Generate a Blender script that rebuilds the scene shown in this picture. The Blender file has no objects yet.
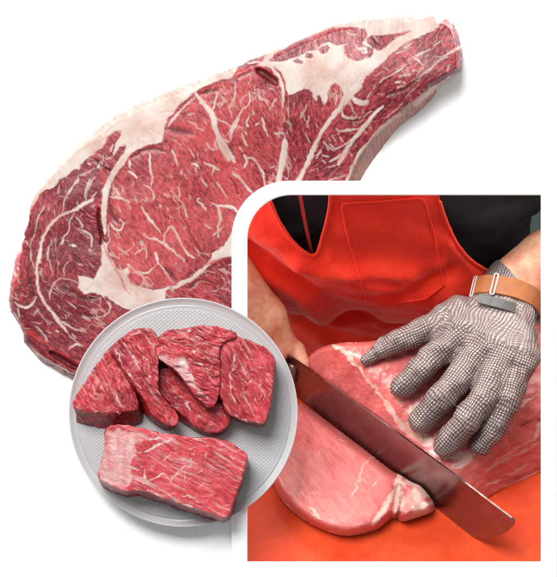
import bpy, bmesh, math, random
import numpy as np
from mathutils import Matrix, Vector

random.seed(4)
SC = bpy.context.scene
COL = SC.collection
D = 2000.0                      # camera distance from the white surface, mm
TH = math.radians(45)           # the camera looks down 45 degrees
CT, ST = math.cos(TH), math.sin(TH)
CX, CY = 278.5, 288.5

# ---- picture frame of reference (x right, y up the white board, z out of it, mm) -> world
M3 = Matrix(((1, 0, 0), (0, ST, -CT), (0, CT, ST)))
M4 = M3.to_4x4()

def pp(px, py, z):
    """point at height z over the white board seen at photo position px, py"""
    k = (D - z) / D
    return np.array([(px - CX) * k, (CY - py) * k, z])

def ppv(px, py, z):
    k = (D - z) / D
    return np.stack([(px - CX) * k, (CY - py) * k, z + 0 * px], -1)

# ---- the butcher's bench: U up, F towards the viewer, both horizontal/vertical in the world
U = np.array([0, CT, ST]); F = np.array([0, -ST, CT]); XA = np.array([1.0, 0, 0])
P0 = pp(394, 562, -25.0)
U0 = U @ P0

def bd(px, py, h=0.0):
    """point h mm above the bench top"""
    px = np.asarray(px, float); py = np.asarray(py, float); h = np.asarray(h, float)
    X = px - CX; Y = CY - py
    t = (h + U0 - D * ST) / (Y * CT - D * ST)
    return np.stack([t * X, t * Y, D * (1 - t)], -1)

def shop(x, v, w):
    """bench coordinates (x, height, towards viewer) -> picture space"""
    x = np.asarray(x, float); v = np.asarray(v, float); w = np.asarray(w, float)
    return P0 + (x[..., None] if x.ndim else x) * XA + v[..., None] * U + w[..., None] * F \
        if x.ndim else P0 + x * XA + v * U + w * F

def to_shop(P):
    q = np.asarray(P) - P0
    return q[..., 0], q @ U, q @ F

def topx(P):
    k = D / (D - P[..., 2])
    return P[..., 0] * k + CX, CY - P[..., 1] * k

def lin(c):
    return tuple(((v / 255) / 12.92 if v / 255 <= .04045 else ((v / 255 + .055) / 1.055) ** 2.4) for v in c)

lin_ = lin

# ------------------------------------------------------------------ objects
def world_of(p):
    return M3 @ (Vector([float(a) for a in p]) * 0.001)

def mesh_obj(name, V, Fc, mat, parent=None, base=None, attrs=None, smooth=True):
    V = np.asarray(V, float)
    if base is None:
        base = np.zeros(3)
    if parent is not None:
        base = np.array(parent['_base'][:])
    me = bpy.data.meshes.new(name)
    vs = (V - base) * 0.001
    if isinstance(Fc, np.ndarray):
        n = len(vs); m, kk = Fc.shape
        me.vertices.add(n); me.vertices.foreach_set('co', vs.astype(np.float32).ravel())
        me.loops.add(m * kk); me.loops.foreach_set('vertex_index', Fc.astype(np.int32).ravel())
        me.polygons.add(m)
        me.polygons.foreach_set('loop_start', np.arange(0, m * kk, kk, dtype=np.int32))
        me.polygons.foreach_set('loop_total', np.full(m, kk, dtype=np.int32))
        me.update(calc_edges=True)
    else:
        me.from_pydata([tuple(v) for v in vs], [], Fc)
        me.update()
    me.validate()
    if smooth:
        me.polygons.foreach_set('use_smooth', np.ones(len(me.polygons), dtype=bool))
    for k, a in (attrs or {}).items():
        a = np.asarray(a, np.float32)
        if a.shape[1] == 4:
            at = me.attributes.new(k, 'FLOAT_COLOR', 'POINT'); at.data.foreach_set('color', a.ravel())
        else:
            at = me.attributes.new(k, 'FLOAT_VECTOR', 'POINT'); at.data.foreach_set('vector', a.ravel())
    me.materials.append(mat)
    o = bpy.data.objects.new(name, me); COL.objects.link(o)
    if parent is not None:
        o.parent = parent
    else:
        o.matrix_world = Matrix.Translation(world_of(base)) @ M4
    o['_base'] = [float(b) for b in base]
    return o

def empty(name, base, label=None, cat=None, group=None, parent=None):
    o = bpy.data.objects.new(name, None); COL.objects.link(o)
    o.empty_display_size = 0.02
    o['_base'] = [float(b) for b in base]
    if parent is not None:
        o.parent = parent
        o.location = (Vector([float(b) for b in base]) - Vector(parent['_base'][:])) * .001
    else:
        o.matrix_world = Matrix.Translation(world_of(base)) @ M4
    tag(o, label, cat, group)
    return o

def tag(o, label=None, cat=None, group=None, kind=None):
    if label: o['label'] = label
    if cat: o['category'] = cat
    if group: o['group'] = group
    if kind: o['kind'] = kind
    return o

def sub(V, Fc, keep, attrs):
    """part of a grid mesh: faces where keep is true, vertices compacted"""
    f = Fc[keep]
    used = np.unique(f)
    mp = np.full(len(V), -1); mp[used] = np.arange(len(used))
    return V[used], mp[f], {k: a[used] for k, a in attrs.items()}

# ------------------------------------------------------------------ noise and distance fields
def vnoise(x, y, seed=0):
    rs = np.random.RandomState(seed); T = rs.rand(256, 256)
    xi = np.floor(x).astype(int); yi = np.floor(y).astype(int)
    fx = x - xi; fy = y - yi
    fx = fx * fx * (3 - 2 * fx); fy = fy * fy * (3 - 2 * fy)
    g = lambda i, j: T[i & 255, j & 255]
    return (g(xi, yi) * (1 - fx) + g(xi + 1, yi) * fx) * (1 - fy) + (g(xi, yi + 1) * (1 - fx) + g(xi + 1, yi + 1) * fx) * fy

def fbm(x, y, seed=0, n=4):
    a = 0; s = 0
    for i in range(n):
        a = a + vnoise(x * 2 ** i + 17.3 * i, y * 2 ** i + 5.1 * i, seed + i) * .5 ** i; s += .5 ** i
    return a / s

def vnoise3(x, y, z, seed=0):
    rs = np.random.RandomState(seed); T = rs.rand(64, 64, 64)
    xi = np.floor(x).astype(int); yi = np.floor(y).astype(int); zi = np.floor(z).astype(int)
    fx = x - xi; fy = y - yi; fz = z - zi
    fx = fx * fx * (3 - 2 * fx); fy = fy * fy * (3 - 2 * fy); fz = fz * fz * (3 - 2 * fz)
    r = 0
    for a in (0, 1):
        for b in (0, 1):
            for c in (0, 1):
                w = (fx if a else 1 - fx) * (fy if b else 1 - fy) * (fz if c else 1 - fz)
                r = r + w * T[(xi + a) & 63, (yi + b) & 63, (zi + c) & 63]
    return r

def smooth01(x):
    x = np.clip(x, 0, 1); return x * x * (3 - 2 * x)

def poly_sd(x, y, P):
    """signed distance to polygon, positive inside"""
    P = np.asarray(P, float)
    d2 = np.full(x.shape, 1e12); ins = np.zeros(x.shape, bool)
    for i in range(len(P)):
        ax, ay = P[i]; bx, by = P[(i + 1) % len(P)]
        ex, ey = bx - ax, by - ay
        L = ex * ex + ey * ey + 1e-9
        t = np.clip(((x - ax) * ex + (y - ay) * ey) / L, 0, 1)
        d2 = np.minimum(d2, (x - ax - t * ex) ** 2 + (y - ay - t * ey) ** 2)
        if abs(ey) > 1e-9:
            c = ((ay > y) != (by > y)) & (x < ex * (y - ay) / ey + ax)
            ins ^= c
    return np.where(ins, 1, -1) * np.sqrt(d2)

def chaikin(P, n=2, closed=True):
    P = np.asarray(P, float)
    for _ in range(n):
        if closed:
            Q = np.roll(P, -1, 0)
            P = np.stack([.75 * P + .25 * Q, .25 * P + .75 * Q], 1).reshape(-1, P.shape[1])
        else:
            A, B = P[:-1], P[1:]
            R = np.stack([.75 * A + .25 * B, .25 * A + .75 * B], 1).reshape(-1, P.shape[1])
            P = np.vstack([P[:1], R[1:-1], P[-1:]])
    return P

def add_line(field, x, y, pts, hw, taper=True, reach=7.0):
    """field = max(field, halfwidth - distance to polyline); the width runs out at the ends"""
    P = chaikin(pts, 2, False) if len(pts) > 2 else np.asarray(pts, float)
    x0, y0 = P.min(0) - reach - hw; x1, y1 = P.max(0) + reach + hw
    idx = np.nonzero((x > x0) & (x < x1) & (y > y0) & (y < y1))[0]
    if not len(idx): return
    X = x[idx]; Y = y[idx]
    seg = np.hypot(*(P[1:] - P[:-1]).T); cum = np.concatenate([[0], np.cumsum(seg)]); T = cum[-1] + 1e-9
    best = np.full(len(idx), -1e9)
    for i in range(len(P) - 1):
        ex, ey = P[i + 1] - P[i]; L = ex * ex + ey * ey + 1e-9
        t = np.clip(((X - P[i, 0]) * ex + (Y - P[i, 1]) * ey) / L, 0, 1)
        d = np.hypot(X - P[i, 0] - t * ex, Y - P[i, 1] - t * ey)
        s = (cum[i] + t * seg[i]) / T
        w = hw * (0.45 + 0.55 * np.sqrt(np.clip(4 * s * (1 - s), 0, 1))) if taper else hw
        best = np.maximum(best, w - d)
    field[idx] = np.maximum(field[idx], best)

def surface_nets(f, lo, hi, step):
    """mesh of f < 0 on a grid; f takes an (n,3) array"""
    lo = np.asarray(lo, float); hi = np.asarray(hi, float)
    n = np.ceil((hi - lo) / step).astype(int) + 1
    ax = [lo[i] + step * np.arange(n[i]) for i in range(3)]
    G = np.stack(np.meshgrid(*ax, indexing='ij'), -1).reshape(-1, 3)
    val = np.concatenate([f(G[i:i + 400000]) for i in range(0, len(G), 400000)]).reshape(n)
    val[0] = val[-1] = 1; val[:, 0] = val[:, -1] = 1; val[:, :, 0] = val[:, :, -1] = 1
    s = val < 0
    c = [(i, j, k) for i in (0, 1) for j in (0, 1) for k in (0, 1)]
    sl = lambda A, o: A[o[0]:n[0] - 1 + o[0], o[1]:n[1] - 1 + o[1], o[2]:n[2] - 1 + o[2]]
    cnt = sum(sl(s, o).astype(int) for o in c)
    act = (cnt > 0) & (cnt < 8)
    ids = np.full(act.shape, -1); ids[act] = np.arange(act.sum())
    acc = np.zeros((act.sum(), 3)); num = np.zeros(act.sum())
    cell = np.stack(np.nonzero(act), -1)
    for a in c:
        for d in range(3):
            if a[d]: continue
            b = list(a); b[d] = 1; b = tuple(b)
            va = sl(val, a)[act]; vb = sl(val, b)[act]
            cr = (va < 0) != (vb < 0)
            t = np.where(cr, va / (va - vb + 1e-12), 0)
            p = np.tile(np.array(a, float), (len(va), 1)); p[:, d] += t
            acc[cr] += p[cr]; num[cr] += 1
    V = lo + step * (cell + acc / num[:, None])
    faces = []
    for d in range(3):
        e, g = [(1, 2), (2, 0), (0, 1)][d]
        A = np.moveaxis(s, (d, e, g), (0, 1, 2)); I = np.moveaxis(ids, (d, e, g), (0, 1, 2))
        a0 = A[:-1, 1:-1, 1:-1]; a1 = A[1:, 1:-1, 1:-1]
        q = [I[:, :-1, :-1], I[:, 1:, :-1], I[:, 1:, 1:], I[:, :-1, 1:]]
        for m, order in ((a0 & ~a1, (0, 1, 2, 3)), (~a0 & a1, (3, 2, 1, 0))):
            faces.append(np.stack([q[o][m] for o in order], -1))
    return V, np.concatenate(faces)

def smin(a, b, k):
    h = np.clip(.5 + .5 * (b - a) / k, 0, 1)
    return b * (1 - h) + a * h - k * h * (1 - h)

def smax(a, b, k): return -smin(-a, -b, k)

def cap(p, pts, rs):
    """distance to a chain of tapered capsules; also arc position"""
    best = np.full(len(p), 1e9)
    for i in range(len(pts) - 1):
        a = np.asarray(pts[i]); e = np.asarray(pts[i + 1]) - a
        t = np.clip(((p - a) @ e) / (e @ e), 0, 1)
        best = smin(best, np.linalg.norm(p - a - t[:, None] * e, axis=1) - (rs[i] + (rs[i + 1] - rs[i]) * t), 1.5)
    return best

def tps(ctrl):
    C = np.asarray(ctrl, float); n = len(C)
    def phi(r2): return .5 * r2 * np.log(r2 + 1e-9)
    A = np.zeros((n + 3, n + 3)); b = np.zeros(n + 3)
    d2 = ((C[:, None, :2] - C[None, :, :2]) ** 2).sum(-1)
    A[:n, :n] = phi(d2) + np.eye(n) * 300; A[:n, n] = 1; A[:n, n + 1:] = C[:, :2]; A[n:, :n] = A[:n, n:].T; b[:n] = C[:, 2]
    w = np.linalg.solve(A, b)
    def f(x, y):
        r = w[n] + w[n + 1] * x + w[n + 2] * y
        for i in range(n):
            r = r + w[i] * phi((x - C[i, 0]) ** 2 + (y - C[i, 1]) ** 2)
        return r
    return f

def tube(pts, r, n=10, closed=False):
    P = [np.asarray(p, float) for p in pts]; V = []; Fc = []
    rr = r if hasattr(r, '__len__') else [r] * len(P)
    m = len(P); prev = None
    for i in range(m):
        t = (P[(i + 1) % m] - P[i - 1]) if closed else (P[min(i + 1, m - 1)] - P[max(i - 1, 0)])
        t = t / (np.linalg.norm(t) + 1e-9)
        a = prev if prev is not None else (np.array([0, 0, 1.0]) if abs(t[2]) < .9 else np.array([1.0, 0, 0]))
        a = a - t * (a @ t); a /= np.linalg.norm(a); prev = a; b = np.cross(t, a)
        for k in range(n):
            an = 2 * math.pi * k / n
            V.append(P[i] + rr[i] * (a * math.cos(an) + b * math.sin(an)))
    for i in range(m if closed else m - 1):
        for k in range(n):
            j = (i + 1) % m
            Fc.append((i * n + k, i * n + (k + 1) % n, j * n + (k + 1) % n, j * n + k))
    if not closed:
        Fc.append(tuple(range(n))[::-1]); Fc.append(tuple((m - 1) * n + k for k in range(n)))
    return V, Fc

# ------------------------------------------------------------------ materials
class NT:
    def __init__(s, name):
        s.m = bpy.data.materials.new(name); s.m.use_nodes = True
        s.t = s.m.node_tree; s.b = s.t.nodes['Principled BSDF']
    def n(s, typ, **kw):
        nd = s.t.nodes.new(typ)
        for k, v in kw.items(): setattr(nd, k, v)
        return nd
    def put(s, sock, v):
        if hasattr(v, 'is_output'): s.t.links.new(v, sock)
        else: sock.default_value = v
    def math(s, op, a, b=0.0, c=None, clamp=False):
        nd = s.n('ShaderNodeMath', operation=op, use_clamp=clamp)
        s.put(nd.inputs[0], a); s.put(nd.inputs[1], b)
        if c is not None: s.put(nd.inputs[2], c)
        return nd.outputs[0]
    def mix(s, f, a, b):
        nd = s.n('ShaderNodeMix', data_type='RGBA'); s.put(nd.inputs[0], f)
        for i, v in ((6, a), (7, b)):
            s.put(nd.inputs[i], v if hasattr(v, 'is_output') else (*v[:3], 1))
        return nd.outputs[2]
    def noise(s, vec, scale, detail=4, rough=.6, dist=0.0):
        nd = s.n('ShaderNodeTexNoise'); s.put(nd.inputs['Vector'], vec)
        nd.inputs['Scale'].default_value = scale; nd.inputs['Detail'].default_value = detail
        nd.inputs['Roughness'].default_value = rough; nd.inputs['Distortion'].default_value = dist
        return nd.outputs[0]
    def rng(s, v, a, b, c=0.0, d=1.0, smooth=True):
        nd = s.n('ShaderNodeMapRange'); nd.interpolation_type = 'SMOOTHSTEP' if smooth else 'LINEAR'
        s.put(nd.inputs[0], v)
        for i, q in enumerate((a, b, c, d)): nd.inputs[1 + i].default_value = q
        return nd.outputs[0]
    def scale(s, vec, k):
        nd = s.n('ShaderNodeVectorMath', operation='MULTIPLY'); s.put(nd.inputs[0], vec); nd.inputs[1].default_value = k
        return nd.outputs[0]
    def attr(s, name):
        nd = s.n('ShaderNodeAttribute', attribute_name=name); return nd
    def bump(s, h, strength, dist):
        nd = s.n('ShaderNodeBump'); s.put(nd.inputs['Height'], h)
        nd.inputs['Strength'].default_value = strength; nd.inputs['Distance'].default_value = dist
        s.t.links.new(nd.outputs[0], s.b.inputs['Normal']); return nd
    def set(s, **kw):
        for k, v in kw.items():
            s.put(s.b.inputs[k.replace('_', ' ')], v)
        return s

def fatg_c(v, g):
    return v * g ** (1 / 2.2)

def raw_meat(name, dark, light, fat, pale=(225, 150, 150), fibre=(.10, .55), flecks=.5, fatg=1.0, bump=.5, bdist=.0012, rough=.34, red=(200, 22, 18), sss=.06, contrast=1.0, spec=.5, gain=.76, det=3.0):
    """lean tissue with fibres running along attribute 'fib', fat from attribute 'k' (r = depth inside fat, px)"""
    q = NT(name)
    lin = lambda c: tuple(gain * v for v in lin_(c))
    k = q.attr('k'); sep = q.n('ShaderNodeSeparateColor'); q.put(sep.inputs[0], k.outputs['Color'])
    fatd, drk, rd = sep.outputs[0], sep.outputs[1], sep.outputs[2]
    tone = k.outputs['Alpha']
    fib = q.attr('fib').outputs['Vector']
    fv = q.scale(fib, (fibre[0], fibre[1], fibre[1]))
    n1 = q.noise(fv, 1.0, det, .55, .6)
    n2 = q.noise(q.scale(fib, (fibre[0] * 1.6, fibre[1] * 1.5, fibre[1] * 1.5)), 1.0, max(2, det - 1), .55, 1.2)
    n3 = q.noise(q.scale(fib, (.035, .035, .035)), 1.0, 3, .5)
    n4 = q.noise(q.scale(fib, (.9, 1.1, 1.1)), 1.0, 3, .6)
    t = q.math('ADD', q.math('MULTIPLY', q.math('SUBTRACT', n1, .5), 2.0 * contrast), q.math('MULTIPLY', q.math('SUBTRACT', n3, .5), .9))
    t = q.math('ADD', t, tone, clamp=True)
    lean = q.mix(t, lin(dark), lin(light))
    fl = q.math('MULTIPLY', q.rng(n2, .57, .70), flecks)
    lean = q.mix(fl, lean, lin(pale))
    e = q.math('ADD', fatd, q.math('MULTIPLY', q.math('SUBTRACT', n4, .5), 1.5))
    ff = q.rng(e, -1.15, .9)
    fat = tuple(255 * fatg_c(v / 255, fatg) for v in fat)
    fc = q.mix(q.rng(q.math('ADD', n3, q.math('MULTIPLY', n1, .35)), .45, .95), lin(fat), lin(tuple((a * b) for a, b in zip(fat, (.90, .78, .74)))))
    base = q.mix(ff, lean, fc)
    base = q.mix(q.math('MULTIPLY', q.rng(q.math('ADD', rd, q.math('MULTIPLY', q.math('SUBTRACT', n2, .5), .8)), .25, 1.0), .6), base, lin(red))
    base = q.mix(q.math('MULTIPLY', q.rng(q.math('ADD', drk, q.math('MULTIPLY', q.math('SUBTRACT', n1, .5), .9)), .15, .95), .9), base, lin((52, 8, 14)))
    q.set(Base_Color=base, Roughness=q.math('ADD', q.rng(ff, 0, 1, rough, rough + .10), q.math('MULTIPLY', q.math('SUBTRACT', n2, .5), -.35)), Specular_IOR_Level=spec)
    q.b.inputs['Subsurface Weight'].default_value = sss
    q.b.inputs['Subsurface Radius'].default_value = (1, .35, .25)
    q.b.inputs['Subsurface Scale'].default_value = .003
    h = q.math('ADD', q.math('MULTIPLY', n1, .8), q.math('MULTIPLY', n2, .5))
    h = q.math('ADD', h, q.math('MULTIPLY', n4, .35))
    h = q.math('MULTIPLY', h, q.rng(ff, 0, 1, 1, .25))
    h = q.math('ADD', h, q.math('MULTIPLY', ff, .06))
    q.bump(h, bump, bdist)
    return q.m

def plain(name, col, rough=.5, metal=0.0, var=.12, scale=40, bump=.0, bscale=300, bdist=.0005, **kw):
    q = NT(name); tc = q.n('ShaderNodeTexCoord').outputs['Object']
    n = q.noise(tc, scale, 5, .6)
    c = lin(col)
    q.set(Base_Color=q.mix(q.rng(n, .3, .7), tuple(a * (1 - var) for a in c), tuple(min(1, a * (1 + var)) for a in c)), Roughness=rough, Metallic=metal)
    for k, v in kw.items(): q.b.inputs[k.replace('_', ' ')].default_value = v
    if bump: q.bump(q.noise(tc, bscale, 3, .6), bump, bdist)
    return q.m

KEY_W, INNER_FILL_W, WORLD_S = 200, 5.3, .34
# ================================================================== white surface, window frame
def rounded_window(x0, y0, x1, y1, r, n=14):
    """outline with one rounded corner at top left (photo px)"""
    P = [(x1, y0), (x1, y1), (x0, y1)]
    for i in range(n + 1):
        a = math.pi + (math.pi / 2) * i / n
        P.append((x0 + r + r * math.cos(a), y0 + r + r * math.sin(a)))
    return P

WHITE = plain('white_lacquer', (247, 247, 247), .55, var=.004, scale=8)
FRAMEW = plain('white_frame_paint', (248, 248, 248), .5, var=.004, scale=8)

FZ = 20.0
inner = rounded_window(247.4, 195.2, 541, 561.5, 44)
outer = rounded_window(231.6, 180.8, 557.6, 578, 57)
def surface():
    bm = bmesh.new()
    hole = [pp(x, y, 0) for x, y in rounded_window(238, 187, 550, 570, 50)]
    rect = [(-1700, -1500, 0), (1700, -1500, 0), (1700, 1500, 0), (-1700, 1500, 0)]
    es = []
    for L in (hole, rect):
        vs = [bm.verts.new(Vector([float(a) for a in p]) * .001) for p in L]
        es += [bm.edges.new((vs[i], vs[(i + 1) % len(vs)])) for i in range(len(vs))]
    bmesh.ops.triangle_fill(bm, use_beauty=True, use_dissolve=False, edges=es)
    for f in bm.faces:
        f.normal_update()
        if f.normal.z < 0: f.normal_flip()
    me = bpy.data.meshes.new('white_surface'); bm.to_mesh(me); bm.free()
    me.materials.append(WHITE)
    o = bpy.data.objects.new('white_surface', me); COL.objects.link(o); o.matrix_world = M4
    tag(o, kind='structure')
surface()

def frame():
    n = len(inner)
    def ring(P, z, off=0):
        c = np.array([394, 378])
        out = []
        for x, y in P:
            v = pp(x, y, z)
            s = np.sign(np.array([x, y]) - c)
            if off: v = v + np.array([s[0] * off, -s[1] * off, 0])
            out.append(v)
        return out
    rings = [ring(outer, .3), ring(outer, FZ - 1.2), ring(outer, FZ, -1.2), ring(inner, FZ, 1.0), ring(inner, FZ - 1.0), ring(inner, .3, 9)]
    V = np.array([p for r in rings for p in r]); Fc = []
    for k in range(len(rings)):
        a = k * n; b = ((k + 1) % len(rings)) * n
        for i in range(n):
            j = (i + 1) % n
            Fc.append((a + i, b + i, b + j, a + j))
    o = mesh_obj('window_frame', V, Fc, FRAMEW, base=pp(394, 570, 0), smooth=False)
    tag(o, 'white window frame with one rounded corner, around the butcher at work', 'frame')
frame()

# ================================================================== rib steak
S8 = 557 / 80.0
WIN = dict(A=(100, 140), B=(160, 140), C=(100, 210), D=(160, 210), E=(160, 70), F=(220, 50), G=(220, 120), H=(280, 80),
           I=(340, 20), J=(390, 5), K=(320, 100), L=(20, 180), M=(60, 120), N=(5, 240), O=(50, 240), P=(5, 310))
def wpx(w, pts):
    x0, y0 = WIN[w]
    return [(x0 + x / S8, y0 + y / S8) for x, y in pts]

STEAK = [(8, 295), (8, 300), (10, 286), (12.5, 272), (15, 259), (17.5, 243), (21.5, 226.5), (24, 205), (27, 197), (33, 188.5), (46, 172), (65, 153), (76, 143), (89, 135), (103, 124.5), (116, 115),
         (133, 106), (150, 99), (170, 91), (189, 83.7), (208, 77), (213, 75), (216, 72.7), (219, 74), (232, 67.5), (236, 67), (243, 64.6), (248.5, 60.6), (259, 57), (270, 52.5), (294, 41.7), (313, 33.7), (332, 25.6),
         (346, 23), (360, 20), (384, 18.3), (411, 16), (427, 12.5), (436, 11.0), (439, 12.5), (440.5, 18), (447, 19.4), (455, 25.6), (459, 35), (461, 45), (462, 54), (461.5, 70), (455, 75), (448.5, 79.5), (438, 86), (436, 93), (430, 101),
         (413.5, 116), (397, 129), (384, 145), (373, 160), (366, 170), (360, 181), (352, 200), (338, 240), (300, 300), (240, 360), (170, 392), (110, 395), (73, 379), (56.5, 371), (40, 360), (30, 349), (24, 342.5), (23, 333), (17.5, 322), (11, 311.5)]
STEAK = [STEAK[1]] + STEAK[2:] 
FATPOLY = {
 'fat_cap': [(18, 232), (22, 200), (46, 165), (89, 128), (150, 92), (208, 70), (240, 58), (236, 70), (231, 77), (228, 79), (213, 81), (200, 89), (190, 96), (182, 103), (175, 110), (168, 119), (164, 129), (163, 136), (162, 143), (155, 145.5),
             (147, 145), (140, 148), (130, 154.5), (121.5, 166), (115, 174.5), (110.5, 187), (107, 200), (106, 216), (103, 222), (101.5, 210), (103, 197), (107, 184), (111, 174), (117, 163), (123, 153), (125.5, 146), (124.5, 144.5), (119, 148), (113, 157), (112, 154), (113.5, 149), (116, 143.5), (119, 138),
             (121, 131.5), (118, 130), (113, 132.5), (107, 138), (105, 144), (100, 150), (96, 151.5), (91, 156), (86, 160), (80.5, 165), (79.5, 170), (73, 169.5), (66, 176), (58, 180.5), (53, 187), (42, 192.5), (34, 203), (29, 211), (28, 219), (24, 232), (24, 238), (20, 252), (15, 258)],
 'fat_seam': [(258, 66), (272, 48), (294, 36), (313, 28), (332, 20), (346, 15), (384, 10), (440, 4), (446, 17), (441, 22), (439, 26), (430, 32), (418, 37.5), (408, 42), (402, 46.5), (397, 49.5), (389, 54.5), (384.5, 60), (378, 67), (370, 74),
              (362, 83), (354, 90.5), (350, 93.5), (345.5, 101), (340, 110), (334, 118), (326.5, 128), (323, 128), (327.5, 121), (333, 114), (340, 104.5), (344, 94), (341, 89), (336, 82), (331, 86), (328, 91), (326.5, 102), (324, 104), (319, 95), (316, 101), (313.5, 96), (309, 90), (304, 89), (299, 92), (293, 93), (287.5, 94), (285.5, 90), (285, 80), (282, 73), (276, 68)],
 'fat_wedge': [(101.5, 238), (106.5, 244), (108, 254), (113, 262), (117, 268), (122, 270), (127, 267), (130, 273), (127, 276), (130, 283), (137, 286), (142, 287), (150, 289.5), (160, 289), (170, 285.5), (172, 287), (167, 291), (165.5, 296), (170, 310), (160, 330), (150, 330), (136, 312), (131, 309.5), (122, 307), (114, 302), (107.5, 297), (96, 293), (85, 294.5), (83, 292), (78, 288), (79, 282), (77.5, 275), (84.5, 275.5), (93, 279.5), (96, 274), (100.5, 266), (102.5, 257)],
 'fat_belt': [(202, 268), (207, 262), (211, 257.5), (211.5, 252.5), (219, 249), (225, 244), (230, 237), (234, 226), (246, 226), (246, 256), (232, 255.5), (221, 258), (213, 262), (207, 268), (200, 275), (192, 281), (186, 285), (178, 288), (172, 290), (172, 286), (178, 283), (185, 280), (195, 274)],
}
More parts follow.
